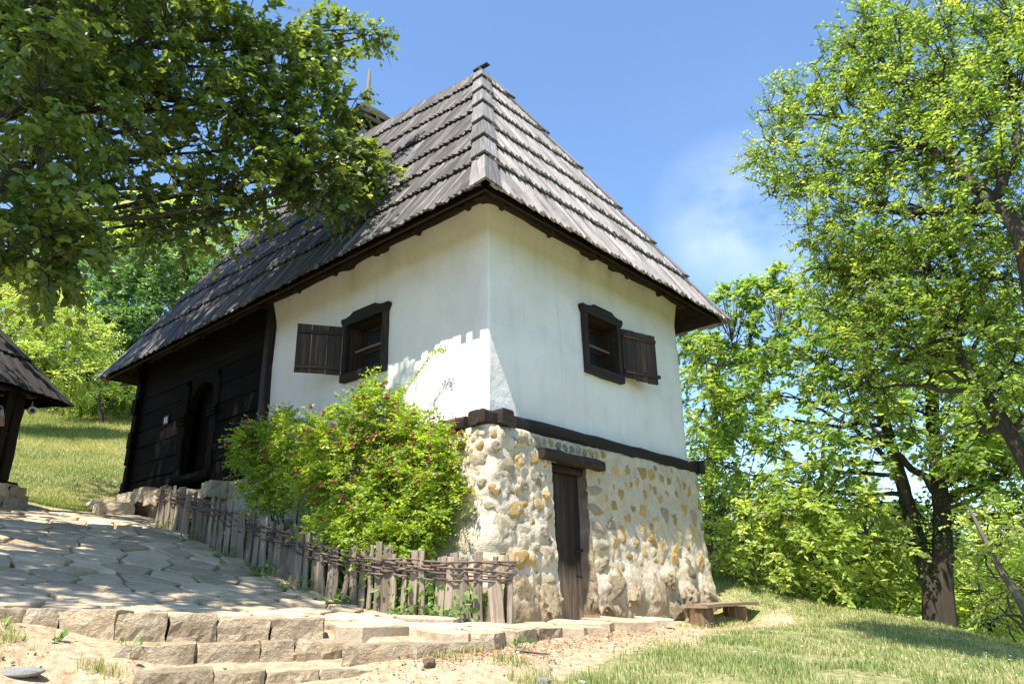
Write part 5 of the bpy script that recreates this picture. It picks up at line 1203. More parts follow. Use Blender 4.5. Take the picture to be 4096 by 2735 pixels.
small_tree('shaded_tree', 'dark trunked tree standing close behind the right corner of the house', 1640, 1300, 17.5, [(1632, 1230, 0, .13), (1625, 1100, 0, .11), (1640, 950, 0, .08), (1650, 800, 0, .04)],
           [(1620, 1210, 17.8, .7, .7, .5, 30), (1680, 1230, 18.4, .8, .7, .4, 34), (1640, 1130, 17.8, .9, .8, .5, 30), (1700, 1150, 18.2, .9, .8, .4, 26), (1600, 1020, 17.5, .8, .8, .6, 26), (1680, 990, 17.8, 1, .9, .6, 30), (1620, 900, 17.5, .8, .8, .5, 22), (1700, 850, 17.8, .8, .8, .5, 20), (1580, 790, 17.3, .5, .6, .4, 14), (1610, 790, 17.4, .5, .5, .4, 14)], M_WALNUT, 53, leaf=.13)
for i, (px, py, D, lab, mt) in enumerate([(1790, 1330, 22, 'bushy green tree down the slope left of the walnut sapling', M_PALELEAF), (2000, 1350, 22, 'pale bushy tree down the slope between sapling and twin trunk', M_PALELEAF), (2250, 1370, 22, 'bushy tree down the slope right of the twin trunk', M_PALELEAF), (2420, 1330, 21, 'tree down the slope cut by the right edge of the picture', M_PALELEAF), (1655, 1290, 26, 'dense dark tree far behind the house corner', M_MAPLE), (1900, 1250, 28, 'farther green tree filling the gap above the sapling', M_WALNUT), (2160, 1260, 28, 'farther green tree filling the gap behind the twin trunk', M_WALNUT)]):
    s = D / 22
    small_tree('slope_tree', lab, px, py + 40, D, [(px + 4, py - 60, 0, .10), (px, py - 140, .2, .06)],
               [(px, py - 100, D, 1.7 * s, 1.6 * s, .55, 30), (px - 80, py - 60, D, 1.4 * s, 1.3 * s, .6, 30), (px + 80, py - 50, D, 1.4 * s, 1.3 * s, .6, 30), (px + 10, py - 10, D - .6, 1.6 * s, 1.4 * s, .6, 34), (px - 50, py + 20, D - .3, 1.6 * s, 1.2 * s, .5, 32), (px + 60, py + 30, D - .3, 1.6 * s, 1.2 * s, .5, 32), (px, py + 50, D - .8, 1.8 * s, 1.2 * s, .35, 28)], mt, 60 + i, leaf=.15, k=5, m=8, L=.5, group='trees on the slope beyond the lawn')

# --- wood on the hillside, left
HW = 'trees of the wood above the meadow'
small_tree('light_bushy_tree', 'feathery light green tree rising over the small hut roof', 40, 955, 29, [(60, 900, 0, .10), (80, 820, 0, .08), (100, 740, 0, .04)],
           [(40, 780, 29, 2.2, 2, 1.6, 110), (110, 740, 29, 1.8, 1.6, 1.4, 90), (160, 800, 29, 1.6, 1.5, 1.3, 80), (60, 680, 29.5, 1.6, 1.5, 1.0, 60), (190, 860, 28.6, 1.1, 1.1, .8, 46), (100, 860, 28.4, 1.8, 1.6, .9, 76), (210, 780, 29, .8, .9, .7, 26), (-40, 840, 28, 2, 2, 1.4, 60)], M_PALELEAF, 71, leaf=.12, k=5, m=12, L=.6, group=HW, tpl=T_LANCE)
small_tree('maple_tree', 'dense dark green maple in the middle of the hillside wood', 350, 945, 36, [(350, 860, 0, .14), (355, 760, 0, .1), (360, 640, 0, .06)],
           [(340, 640, 36, 2.4, 2, 1.7, 100), (280, 700, 36, 2, 1.8, 1.5, 86), (420, 680, 36, 2, 1.8, 1.5, 80), (330, 760, 35.5, 2, 1.8, 1.3, 80), (270, 800, 35.6, 1.6, 1.5, 1.1, 60), (400, 600, 36.5, 1.8, 1.6, 1.2, 60), (300, 860, 35.5, 1.5, 1.4, .9, 46), (460, 620, 36, 1.6, 1.6, 1.2, 46), (230, 740, 35, 1.4, 1.4, 1.2, 46), (240, 640, 36, 1.6, 1.6, 1.2, 46)], M_MAPLE, 72, leaf=.21, k=5, m=8, L=.7, group=HW, hang=.6)
small_tree('yellow_green_tree', 'tall yellow green tree at the back of the wood under the linden boughs', 280, 940, 44, [(280, 800, 0, .16), (280, 640, 0, .1), (280, 540, 0, .05)],
           [(260, 530, 44, 2.4, 2, 1.7, 90), (330, 510, 44, 2.2, 2, 1.5, 76), (210, 590, 44, 2.2, 2, 1.5, 70), (400, 560, 44, 2.4, 2, 1.6, 76), (150, 620, 44, 2, 2, 1.4, 50), (300, 580, 43.5, 2.4, 2, 1.5, 60), (420, 490, 45, 1.5, 1.5, 1, 30), (180, 520, 45, 1.6, 1.6, 1.3, 40), (80, 560, 44, 2.4, 2, 1.6, 60)], M_PALELEAF, 73, leaf=.23, k=5, m=7, L=.7, group=HW)
small_tree('sunlit_tree', 'sunlit green tree showing between the linden and the roof slope', 520, 900, 40, [(520, 780, 0, .14), (530, 640, 0, .1), (530, 560, 0, .05)],
           [(540, 560, 40, 2, 1.8, 1.3, 70), (480, 610, 40, 1.8, 1.6, 1.3, 60), (620, 520, 40, 1.6, 1.6, 1.2, 50), (460, 680, 40, 1.6, 1.6, 1.2, 40), (560, 480, 41, 1.4, 1.4, .9, 30), (640, 490, 41, 1.2, 1.2, .8, 22)], M_WALNUT, 74, leaf=.2, k=5, m=7, L=.7, group=HW)
small_tree('forked_tree', 'thin tree with a dark forked stem at the meadow top', 240, 958, 33, [(228, 900, 0, .11), (214, 860, 0, .09), (205, 810, 0, .06), (195, 760, 0, .03)],
           [(200, 830, 33, 1.0, 1, .8, 26), (270, 870, 33.4, 1.4, 1.2, .7, 40), (300, 910, 33.6, 1.4, 1.2, .5, 36), (180, 900, 33.6, 1.2, 1.2, .5, 30), (240, 920, 34, 1.6, 1, .4, 34)], M_WALNUT, 75, leaf=.15, k=5, m=8, L=.5, group=HW)
small_tree('filler_tree', 'shadowy tree at the left edge of the wood', -60, 940, 40, [(-60, 800, 0, .15), (-50, 640, 0, .08)],
           [(0, 640, 40, 3, 2.4, 2, 110), (-120, 700, 40, 3, 2.4, 2, 90), (100, 660, 41, 2.4, 2, 1.8, 80), (40, 800, 38, 2.6, 2, 1.5, 80), (180, 900, 39, 3, 2, 1.0, 80), (320, 905, 39, 3, 2, .9, 80)], M_MAPLE, 76, leaf=.24, k=5, m=7, L=.7, group=HW).name = 'shadowy_tree'

# ------------------------------------------------------------------ rose bushes
def rose(name, label, base, blobs, stems, seed, n_dry, n_pink, long_shoots=()):
    rg = np.random.default_rng(seed); root = thing(name, base, label, 'bush', 'rose bushes behind the wattle fence')
    C, Dn = blob_points(blobs, rg, .40); base = np.array(base)
    S = []
    for _ in range(stems):
        c = C[rg.integers(len(C))]; b = base + [rg.normal(0, .25), rg.normal(0, .2), 0]; b[2] = gz(b[0], b[1]) - .03; mid = (b + c) / 2 + [0, 0, .18]; mb = MB(); P = spline([b, mid, c], 5); tube(mb, P, np.linspace(.012, .005, len(P)), 5); mb.build('stem', M_TWIG, root, True); S += list(P)
    S = np.array(S); A = np.array([S[np.argmin(np.linalg.norm(S - c, axis=1))] for c in C]); prism_twigs('twigs', A, C, .004, .002, M_TWIG, root, .03)
    arr = shoots(C, Dn, rg, 7, 13, .24, .052, up=.25, spread=.85, droop=.2, flat_=.45, hang=.15, jitter=.45); foliage('crown', T_OVATE, arr, M_ROSE, root)
    tips = arr[5][1]; tpl = {}
    def cluster(mt, s, n, sc):
        mb = MB(); r2 = np.random.default_rng(s); V0 = np.array(ico(0)[0]) if False else np.array(ICO1[0][:12]); F0 = ico(0)[1]
        for _ in range(n): mb.add(r2.normal(0, .017, 3) + V0 * r2.uniform(.012, .018) * sc * (1 + .3 * r2.normal(size=(12, 1)).clip(-1, 1)), F0)
        return mb.mesh('flower_cluster', mt)
    dry = [cluster(M_DRYROSE, seed + i, 6 + i % 3, 1) for i in range(4)]; pink = [cluster(M_PINKROSE, seed + 9 + i, 6, 1.1) for i in range(3)]
    w = tips[:, 2] + .3 * rg.normal(size=len(tips)); out = np.argsort(-(w))[: int(len(tips) * .6)]
    # face the light: outer tips only
    px, py, d = pj(tips); front = np.argsort(d)[: int(len(tips) * .65)]; cand = np.intersect1d(out, front)
    for pool, n in ((dry, n_dry), (pink, n_pink)):
        for i in rg.choice(cand, n, replace=False): put('flower_cluster', pool[rg.integers(len(pool))], tips[i] + rg.normal(0, .02, 3), basis(rg.normal(size=3)), (1, 1, 1), root)
    for pts in long_shoots:
        P = spline(pts, 8); mb = MB(); tube(mb, P, np.linspace(.007, .002, len(P)), 5); mb.build('long_shoot', M_ROSE, root, True)
        n = len(P) * 2; t = np.linspace(.12, 1, n); pos = np.array([[np.interp(q, np.linspace(0, 1, len(P)), P[:, k]) for k in range(3)] for q in t]); ar = (pos.repeat(3, 0) + rg.normal(0, .022, (n * 3, 3)), rg.normal(0, 1, (n * 3, 3)) - [0, 0, .4], rg.normal(0, 1, (n * 3, 3)), rg.uniform(.022, .042, n * 3), rg.random(n * 3), None); foliage('shoot_leaves', T_OVATE, ar, M_ROSE, root)
    return root
_b = H(-.45, 1.5, 0); _b[2] = gz(_b[0], _b[1])
rose('rose_bush', 'big sunlit rose bush with dried red blooms against the white wall', _b,
     [B(760, 1010, 9.3, .42, .36, .34, 60), B(850, 960, 9.1, .38, .34, .30, 52), B(800, 1100, 9.2, .50, .36, .36, 68), B(720, 1110, 9.6, .34, .34, .34, 40), B(930, 1010, 8.8, .36, .32, .34, 50), B(980, 1090, 8.5, .30, .30, .34, 44), B(900, 1110, 8.9, .38, .32, .34, 48), B(1010, 1020, 8.45, .20, .24, .24, 20), B(870, 910, 9.1, .22, .24, .18, 18), B(1020, 1140, 8.4, .20, .24, .26, 20), B(960, 1190, 8.6, .26, .28, .2, 20), B(780, 1190, 9.2, .30, .28, .22, 24), B(860, 1190, 8.9, .32, .28, .2, 24), B(690, 990, 9.8, .24, .26, .22, 22), B(850, 1240, 8.75, .40, .26, .16, 30), B(960, 1235, 8.45, .26, .24, .14, 18), B(760, 1225, 9.1, .28, .24, .16, 20), B(1000, 1190, 8.35, .2, .2, .16, 14)],
     16, 5, 190, 12, [[at(890, 950, 9.0), at(930, 895, 8.95), at(965, 845, 8.9), at(990, 812, 8.8), at(1012, 800, 8.7), at(1018, 806, 8.65)], [at(960, 980, 8.7), at(985, 950, 8.6), at(1002, 935, 8.55)]])
_b = H(-.5, 3.6, 0); _b[2] = gz(_b[0], _b[1])
rose('rose_bush', 'smaller shaded rose bush with few pink blooms before the dark log wall', _b, [B(600, 1010, 10.6, .36, .32, .26, 38), B(640, 990, 10.4, .26, .28, .22, 24), B(570, 1030, 10.8, .22, .26, .2, 20), B(600, 1080, 10.6, .34, .3, .28, 36), B(620, 1130, 10.4, .30, .28, .24, 28), B(660, 1060, 10.2, .28, .28, .28, 28)], 8, 6, 22, 12)

# ------------------------------------------------------------------ low plants at the fence foot
def strap_clump(label, p, n, h, seed):
    rg = np.random.default_rng(seed); root = thing('iris_clump', p, label, 'plant', 'iris clumps behind the fence')
    for i in range(n):
        a = rg.uniform(0, 2 * math.pi); d = np.array([math.cos(a), math.sin(a), 0]); hh = h * rg.uniform(.6, 1.15); b = np.array(p) + d * rg.uniform(.01, .09); w = rg.uniform(.011, .018); sd = np.array([-d[1], d[0], 0]); L = rg.uniform(.10, .38) * hh; V = []; F = []
        for k in range(6):
            t = k / 5; c = b + UPZ * (hh * (t - .45 * t ** 3 * (L / hh) * 2)) + d * L * t ** 1.8; ww = w * (1 - t ** 2.5) + .001; V += [c - sd * ww, c + sd * ww]
            if k: F.append((2 * k - 2, 2 * k - 1, 2 * k + 1, 2 * k))
        mb = MB(); mb.add(V, F); mb.build('blade', M_IRIS, root, True)
for i, (u, a, lab) in enumerate([(-.35, -.55, 'iris leaves behind the rightmost fence stakes'), (.05, -.62, 'iris leaves beside the corner stones second from the fence end'), (.45, -.66, 'iris clump in the middle of the sunlit fence stretch'), (.85, -.70, 'iris clump left of the widest fence stake'), (1.3, -.68, 'iris clump under the big rose bush')]):
    p = H(a, u, 0); strap_clump(lab, (p[0], p[1], gz(p[0], p[1])), 14, .50, 200 + i)
def weed(label, p, n, spread_, h, leaf, seed, group='weeds at the foot of the fence'):
    rg = np.random.default_rng(seed); root = thing('weed', p, label, 'plant', group)
    m = n; q = np.c_[rg.normal(0, spread_, m), rg.normal(0, spread_, m), rg.uniform(.02, h, m)] + np.array(p); X = rg.normal(0, 1, (m, 3)); X[:, 2] *= .4; Nn = rg.normal(0, .5, (m, 3)); Nn[:, 2] += 1
    foliage('leaves', T_HEART, (q, X, Nn, rg.uniform(.6, 1.2, m) * leaf, rg.uniform(0, .8, m), None), M_IRIS, root); A = q.copy(); A[:, :2] = np.array(p)[:2] + (q[:, :2] - np.array(p)[:2]) * .3; A[:, 2] = p[2]; prism_twigs('stems', A, q, .003, .0015, M_IRIS, root)
for i, (u, a, n, s, h, lab) in enumerate([(.3, -1.06, 16, .07, .10, 'weed by the sunlit stakes at the paving'), (1.2, -1.14, 30, .12, .16, 'weed tuft low against the fence under the rose'), (1.9, -1.16, 44, .16, .20, 'leafy weed where the fence bends uphill'), (2.7, -1.18, 40, .15, .18, 'round leaved weed at the stakes on the slope'), (3.6, -1.20, 30, .14, .16, 'weed near the top stretch of fence'), (4.6, -1.24, 24, .14, .14, 'dark weed at the shaded upper fence foot'), (5.6, -1.28, 20, .12, .12, 'weed at the far end of the fence'), (-.4, -1.0, 14, .06, .12, 'weed beside the last stake by the door corner')]):
    p = H(a, u, 0); weed(lab, (p[0], p[1], float(ramp_z(p[0], p[1])) - .01), n, s, h, .05, 300 + i)
for i, (px, py, D, n, s, h, lab) in enumerate([(130, 1450, 5.6, 10, .05, .08, 'small weed before the leftmost step block'), (300, 1490, 5.45, 14, .06, .10, 'weed at the left end of the middle step'), (1190, 1500, 5.8, 10, .06, .09, 'weed on the bare soil below the kerb'), (1500, 1425, 9.6, 16, .12, .10, 'weed at the boulders right of the cellar door'), (10, 1425, 5.7, 14, .07, .07, 'weed at the left edge by the block wall')]):
    p = at(px, py, D); weed(lab, (p[0], p[1], gz(p[0], p[1])), n, s, h, .04, 330 + i, 'weeds on the bare soil')
def bed_cover():
    """low leafy ground cover between the fence and the wall"""
    rg = np.random.default_rng(77); n = 4200; u = rg.uniform(-.5, 6.2, n); a = rg.uniform(-.98, -.15, n); P = np.array([H(x, y, 0) for x, y in zip(a, u)]); P[:, 2] = ground_z(P[:, 0], P[:, 1]) + rg.random(n) ** 1.6 * .38
    X = rg.normal(0, 1, (n, 3)); Nn = rg.normal(0, .6, (n, 3)); Nn[:, 2] += 1; o = foliage('ground_cover', T_HEART, (P, X, Nn, rg.uniform(.03, .075, n), rg.uniform(0, .8, n), None), M_IRIS, None); tag(o, 'low green ground cover between fence and house wall', 'ground cover', kind='stuff')
bed_cover()

# ------------------------------------------------------------------ grass
def blades(name, label, X, Y, h, w, mat_, rnd, seed):
    rg = np.random.default_rng(seed); n = len(X); Z = ground_z(X, Y) - .004; a = rg.uniform(0, 2 * math.pi, n); lean = rg.uniform(.1, .75, n) * h; d = np.c_[np.cos(a), np.sin(a), np.zeros(n)]; s = np.c_[-np.sin(a), np.cos(a), np.zeros(n)]; B0 = np.c_[X, Y, Z]
    v0 = B0 - s * w[:, None]; v1 = B0 + s * w[:, None]; M_ = B0 + d * (lean * .35)[:, None] + UPZ * (h * .6)[:, None]; v2 = M_ + s * (w * .7)[:, None]; v3 = M_ - s * (w * .7)[:, None]; v4 = B0 + d * lean[:, None] + UPZ * h[:, None]
    V = np.stack([v0, v1, v2, v3, v4], 1).reshape(-1, 3); o = np.arange(n)[:, None] * 5; F = np.concatenate([o + [0, 1, 2], o + [0, 2, 3], o + [3, 2, 4]], 0)
    ob = np_mesh(name, V, F, np.repeat(rnd, 5), mat_); tag(ob, label, 'grass', kind='stuff'); return ob
def nmask(X, Y, s, o=0): return np.array([mnoise.noise(Vector((a * s + o, b * s, o))) for a, b in zip(X, Y)])
PATHP = [xy(840, 1575, 4.5), xy(1130, 1500, 5.2), xy(1400, 1455, 7.6), xy(1560, 1443, 9.3), xy(1790, 1405, 12.3), xy(1810, 1422, 11.7), xy(1640, 1450, 9.3), xy(1560, 1466, 7.9), xy(1420, 1490, 6.7), xy(1170, 1575, 4.8)]
def build_grass():
    rg = np.random.default_rng(9); n = 210000; r = 4.3 + (17.5 - 4.3) * rg.random(n) ** 1.25; az = np.radians(rg.uniform(-7, 37, n)); X = r * np.sin(az); Y = r * np.cos(az)
    sd = poly_sd(PAVE_POLY, X, Y); sp = np.maximum(poly_sd(PATHP, X, Y), poly_sd(BAREP, X, Y)); a, u = tohouse(X, Y); house = (a > -.4) & (a < LR + .42) & (u > -.5) & (u < 10.3)
    m = nmask(X, Y, 1.5) + .6 * nmask(X, Y, 5.0, 3) - np.clip(.55 - r * .035, -.05, .4); fade = np.clip(-sp / .35, -1, 1)
    keep = (sd < -.12) & ~house & (m + .55 * fade + rg.normal(0, .20, n) > .22); X, Y, r, m = X[keep], Y[keep], r[keep], m[keep]; k = len(X)
    dry = np.clip(.52 + .34 * nmask(X, Y, .8, 7) + .25 * nmask(X, Y, 3.2, 2) + rg.normal(0, .20, k) - .05, 0, 1); far = np.clip((r - 12) / 3, 0, 1); dry = dry * (1 - .35 * far)
    blades('lawn_grass', 'short patchy grass going straw coloured on the sunny lawn', X, Y, rg.uniform(.022, .062, k) * (1 + .25 * (m > .35)) * (1 + .3 * far), rg.uniform(.0016, .003, k) * (1 + r / 12), M_GRASS, dry, 1)
    n = 120000; r = 15.6 + 24 * rg.random(n) ** 1.5; az = np.radians(rg.uniform(-42, -22, n)); X = r * np.sin(az); Y = r * np.cos(az); a, u = tohouse(X, Y)
    keep = (poly_sd(PAVE_POLY, X, Y) < -.05) & ~((a > -.7) & (u < 10.5)); X, Y, r = X[keep], Y[keep], r[keep]; k = len(X); dry = np.clip(.5 + .4 * nmask(X, Y, .35, 5) + .25 * nmask(X, Y, 1.5, 1) + rg.normal(0, .18, k), 0, 1)
    tall = np.clip((r - 20) / 14, 0, 1); blades('meadow_grass', 'longer meadow grass climbing the hillside behind the hut', X, Y, rg.uniform(.03, .085, k) * (1 + 1.3 * tall), rg.uniform(.004, .008, k) * (1 + .4 * tall), M_HILLGRASS, dry, 2)
    # tufts by the steps, left
    n = 1000; cx = rg.normal(0, 1, n); c = rg.integers(0, 6, n); cen = np.array([xy(20, 1440, 5.5), xy(330, 1470, 5.5), xy(230, 1520, 5.2), xy(1220, 1560, 4.9), xy(1180, 1530, 5.2), xy(-60, 1500, 5.3)]); X = cen[c, 0] + rg.normal(0, .07, n); Y = cen[c, 1] + rg.normal(0, .05, n); ok = poly_sd(PAVE_POLY, X, Y) < -.1
    X, Y = X[ok], Y[ok]; k = len(X); blades('grass_tufts', 'small grass tufts on the bare soil by the steps', X, Y, rg.uniform(.03, .08, k), rg.uniform(.002, .003, k), M_GRASS, rg.uniform(.2, .9, k), 3)
build_grass()
def litter():
    rg = np.random.default_rng(15); n = 1500; t = rg.random(n); P0 = np.array([xy(900, 1530, 5.0), xy(1150, 1495, 5.4), xy(1300, 1470, 6.4), xy(1500, 1448, 8.6)]); i = np.minimum((t * 3).astype(int), 2); f = t * 3 - i; c = P0[i] * (1 - f[:, None]) + P0[i + 1] * f[:, None] + rg.normal(0, .14, (n, 2)); X, Y = c.T; ok = poly_sd(PAVE_POLY, X, Y) < -.02; X, Y = X[ok], Y[ok]; n = len(X)
    P = np.c_[X, Y, ground_z(X, Y) + .012]; Nn = rg.normal(0, .35, (n, 3)); Nn[:, 2] += 1; o = foliage('fallen_petals', T_OVATE, (P, rg.normal(0, 1, (n, 3)) * [1, 1, .2], Nn, rg.uniform(.012, .03, n), rg.random(n), None), LITTER, None); tag(o, 'dry petals and leaf litter on the soil below the kerb', 'leaf litter', kind='stuff')
    n = 420; r = rg.uniform(6, 15, n); az = np.radians(rg.uniform(6, 34, n)); X, Y = r * np.sin(az), r * np.cos(az); a, u = tohouse(X, Y); ok = ~((a < LR + .5) & (u > -.5)); X, Y = X[ok], Y[ok]; n = len(X); P = np.c_[X, Y, ground_z(X, Y) + .05]; Nn = rg.normal(0, .3, (n, 3)); Nn[:, 2] += 1
    o = foliage('daisies', T_HEART, (P, rg.normal(0, 1, (n, 3)) * [1, 1, .1], Nn, rg.uniform(.012, .022, n), rg.random(n), None), M_WHITEPL, None); tag(o, 'scattered white daisies in the lawn', 'daisies', kind='stuff')
def pebbles():
    rg = np.random.default_rng(41); P = np.array(BAREP + PATHP); n = 9000; X = rg.uniform(-5, 4.5, n); Y = rg.uniform(4.3, 12, n); ok = (np.maximum(poly_sd(BAREP, X, Y), poly_sd(PATHP, X, Y)) > -.05) & (poly_sd(PAVE_POLY, X, Y) < -.1); X, Y = X[ok][:1500], Y[ok][:1500]; n = len(X)
    V0 = np.array(ICO1[0][:12]); F0 = np.array(ico(0)[1]); r = .003 + .010 * rg.random(n) ** 3; Z = ground_z(X, Y) + r * .3
    V = (np.c_[X, Y, Z])[:, None] + V0[None] * r[:, None, None] * rg.uniform(.6, 1.2, (n, 1, 3)) * (1 + .2 * rg.normal(size=(n, 12, 1))); F = (np.arange(n)[:, None, None] * 12 + F0[None]).reshape(-1, 3)
    o = np_mesh('pebbles', V.reshape(-1, 3), F, np.full(n * 12, .5), M_BLOCK); tag(o, 'small pebbles and crumbs strewn on the bare soil', 'pebbles', kind='stuff')
    n = 900; c = rg.integers(0, 26, n); cx = rg.uniform(5, 11, 26); ca = np.radians(rg.uniform(2, 34, 26)); X = cx[c] * np.sin(ca[c]) + rg.normal(0, .14, n); Y = cx[c] * np.cos(ca[c]) + rg.normal(0, .12, n); ok = (poly_sd(PATHP, X, Y) < -.05) & (poly_sd(PAVE_POLY, X, Y) < -.1); X, Y = X[ok], Y[ok]; n = len(X); a, u = tohouse(X, Y)
    Nn = rg.normal(0, .3, (n, 3)); Nn[:, 2] += 1; o = foliage('clover', T_HEART, (np.c_[X, Y, ground_z(X, Y) + rg.uniform(.015, .04, n)], rg.normal(0, 1, (n, 3)) * [1, 1, .15], Nn, rg.uniform(.014, .03, n), rg.uniform(0, .5, n), None), M_IRIS, None); tag(o, 'low clover patches among the lawn grass', 'clover', kind='stuff')
LITTER = leaf_mat('dry_litter', (.16, .06, .035), (.30, .13, .07), (.45, .27, .15), (1.5, 1.2, 1), .2, .8, .1)
litter(); pebbles()

# ------------------------------------------------------------------ loose stones, stick
def loose(name, label, px, py, D, sc, mt, seed, grp='loose stones on the ground'):
    p = at(px, py, D); g = gz(p[0], p[1]); me = rock_mesh(name, mt, seed, 8, ICO2, .12, False); o = put(name, me, (p[0], p[1], g + sc[2] * .25), basis((0, 0, 1), seed), sc, None); return tag(o, label, 'stone', grp)
loose('loose_stone', 'pale angular stone in the grass at the bottom of the picture', 1245, 1556, 4.9, (.055, .045, .03), M_PALEROCK, 1)
loose('loose_stone', 'small pale stone in the grass right of the angular one', 1335, 1552, 5.0, (.03, .028, .018), M_PALEROCK, 2)
loose('loose_stone', 'flat pale stone at the bottom left corner', 45, 1560, 5.1, (.12, .07, .035), M_PALEROCK, 3)
loose('loose_stone', 'grey field stone on the lawn crest beyond the bench', 1822, 1353, 14.3, (.16, .12, .09), M_PALEROCK, 4)
loose('loose_stone', 'brown stone half buried below the kerb slabs', 985, 1522, 5.0, (.06, .05, .035), M_BLOCK, 5)
loose('loose_stone', 'round pebble by the weed below the kerb', 1187, 1510, 5.6, (.02, .02, .016), M_PALEROCK, 6)
def stick():
    a, b = at(1182, 1504, 5.6), at(1262, 1500, 5.75); pts = [np.array([*(a + (b - a) * t)[:2], 0]) for t in np.linspace(0, 1, 6)]
    for p in pts: p[2] = gz(p[0], p[1]) + .012 + random.uniform(0, .01)
    mb = MB(); tube(mb, pts, [.008, .009, .008, .007, .006, .003], 6, .15); o = mb.build('stick', M_TWIG, None, True); tag(o, 'dry brown stick lying on the bare soil path', 'stick')
stick()

# ------------------------------------------------------------------ the small hut at the left edge
def build_hut():
    K1 = at(155, 929, 14.0); e1 = unit([-.15, -.99, 0]); e2 = unit([-.99, .15, 0]); zt = K1[2]; gr = gz(K1[0] + .45 * (e1 + e2)[0], K1[1] + .45 * (e1 + e2)[1])
    S1, S2 = 3.6, 3.6; ap = K1 + e1 * S1 / 2 + e2 * S2 / 2 + UPZ * 2.35
    root = thing('hut', (K1[0] - 1.8, K1[1] - 1.6, gr), 'small open sided wooden hut with shingled hip roof at the left edge', 'hut')
    c = [K1, K1 + e1 * S1, K1 + e1 * S1 + e2 * S2, K1 + e2 * S2]; rf = thing('roof', ap); rf.parent = root; rf.matrix_parent_inverse = root.matrix_world.inverted()
    rest = MB(); te = [0, .28, .56, .80, 1.0]
    for i in range(4):
        f = Facet(c[i], c[(i + 1) % 4], ap, ap); mb = MB(); slab(mb, [f.p(x, t, -.01) for x, t in f.poly], f.n, .03); mb.build('roof_boarding', M_LOGW, rf)
        for k in range(4):
            x = 0
            while x < f.L:
                ww = random.uniform(.11, .17)
                if i in (0,):
                    mb = MB()
                    if shingle(mb, f, x, x + ww - .005, k, te, .04, .016, .022): mb.build('shingle', M_SHINGLE_OLD, rf)
                else: shingle(rest, f, x, x + ww - .005, k, te, .04, .016, .02)
                x += ww
    o = rest.build('shingle_courses', M_SHINGLE_OLD, rf); o['kind'] = 'stuff'
    f = Facet(c[0], c[1], ap, ap)
    for k in range(4):
        t0, t1 = te[k] - .02, min(te[k + 1] + .03, 1); a = c[0] + (ap - c[0]) * t0; b = c[0] + (ap - c[0]) * t1
        for ff, dd in ((f, e1), (Facet(c[3], c[0], ap, ap), e2)):
            mb = MB(); slab(mb, [a + ff.n * .08, a + dd * .22 + ff.n * .08, b + dd * .22 + ff.n * .05, b + ff.n * .05], ff.n, .02); mb.build('hip_board', M_SHINGLE_OLD, rf)
    ins = .50; base_z = gr + .46
    q = [c[0] + (e1 + e2) * ins, c[1] + (-e1 + e2) * ins, c[2] - (e1 + e2) * ins, c[3] + (e1 - e2) * ins]
    for i in range(4):
        p = q[i]; part_log('post', M_DARK, root, (p[0], p[1], base_z), (p[0], p[1], zt + .15), .17, .17, up=e1, seg=4, cham=.1, jit=.006)
        if i == 0: part_log('brace', M_DARK, root, (p[0] + e1[0] * .2, p[1] + e1[1] * .2, base_z + .05), (p[0] + e1[0] * .16, p[1] + e1[1] * .16, zt + .1), .13, .13, up=e1, seg=3, cham=.15)
        p2 = q[(i + 1) % 4]; d = unit((p2 - p) * [1, 1, 0])
        part_log('plate_beam', M_DARK, root, np.array([*(p - d * .3)[:2], zt + .16]), np.array([*(p2 + d * .3)[:2], zt + .16]), .16, .16, seg=4, cham=.15, jit=.005)
        part_log('sill_log', M_DARK, root, np.array([*(p - d * .28)[:2], base_z - .08 - .09 * (i % 2)]), np.array([*(p2 + d * .28)[:2], base_z - .08 - .09 * (i % 2)]), .20, .16, seg=6, cham=.3, jit=.01)
    # back wall and rail
    for i in (1, 2):
        p, p2 = q[i], q[(i + 1) % 4]
        for k in range(6): part_log('wall_board', M_LOGW, root, np.array([*p[:2], base_z + .15 + k * .26]), np.array([*p2[:2], base_z + .15 + k * .26]), .05, .25, seg=2, cham=.1)
    part_log('rail', M_DARK, root, np.array([*q[0][:2], base_z + .72]), np.array([*q[1][:2], base_z + .72]), .08, .08, seg=3, cham=.2)
    for k, (s1, s2, z, w, h) in enumerate([(.42, .42, 0, .5, .28), (1.0, .40, 0, .6, .24), (1.7, .42, 0, .7, .26), (2.4, .42, 0, .6, .24), (.42, 1.0, 0, .6, .26), (.44, 1.8, 0, .7, .24), (.75, .42, .22, .5, .20), (1.5, .42, .22, .6, .2), (.42, .40, .24, .3, .16)]):
        p = K1 + e1 * s1 + e2 * s2; mb = rough_block('foundation_stone', np.array([w, .42, h]), M_GREYST, k + 3, .04); ob = mb.build('foundation_stone', M_GREYST, None); ob.location = (p[0] - root.location[0], p[1] - root.location[1], gr - .04 + z - root.location[2]); ob.rotation_euler = (0, 0, math.atan2(e1[1], e1[0]) if s2 < .9 else math.atan2(e2[1], e2[0])); ob.parent = root
    # dome camera under the eave
    p = at(74, 941, 13.75); dc = thing('dome_camera', p, 'round white security camera with black dome under the hut eave', 'camera'); view = unit(EYE - p); view = unit(view + np.array([.25, 0, .1])); ax = unit(np.cross(view, UPZ)); ay = np.cross(ax, view)
    mb = MB(); V = []; F = []
    for i in range(20):
        for j in range(8):
            a_, b_ = 2 * math.pi * i / 20, 2 * math.pi * j / 8; r_ = .05 + .02 * math.cos(b_); V.append(p + ax * math.cos(a_) * r_ + ay * math.sin(a_) * r_ + view * (.03 * math.sin(b_))); F.append((i * 8 + j, ((i + 1) % 20) * 8 + j, ((i + 1) % 20) * 8 + (j + 1) % 8, i * 8 + (j + 1) % 8))
    mb.add(V, F); mb.build('housing', M_WHITEPL, dc, True)
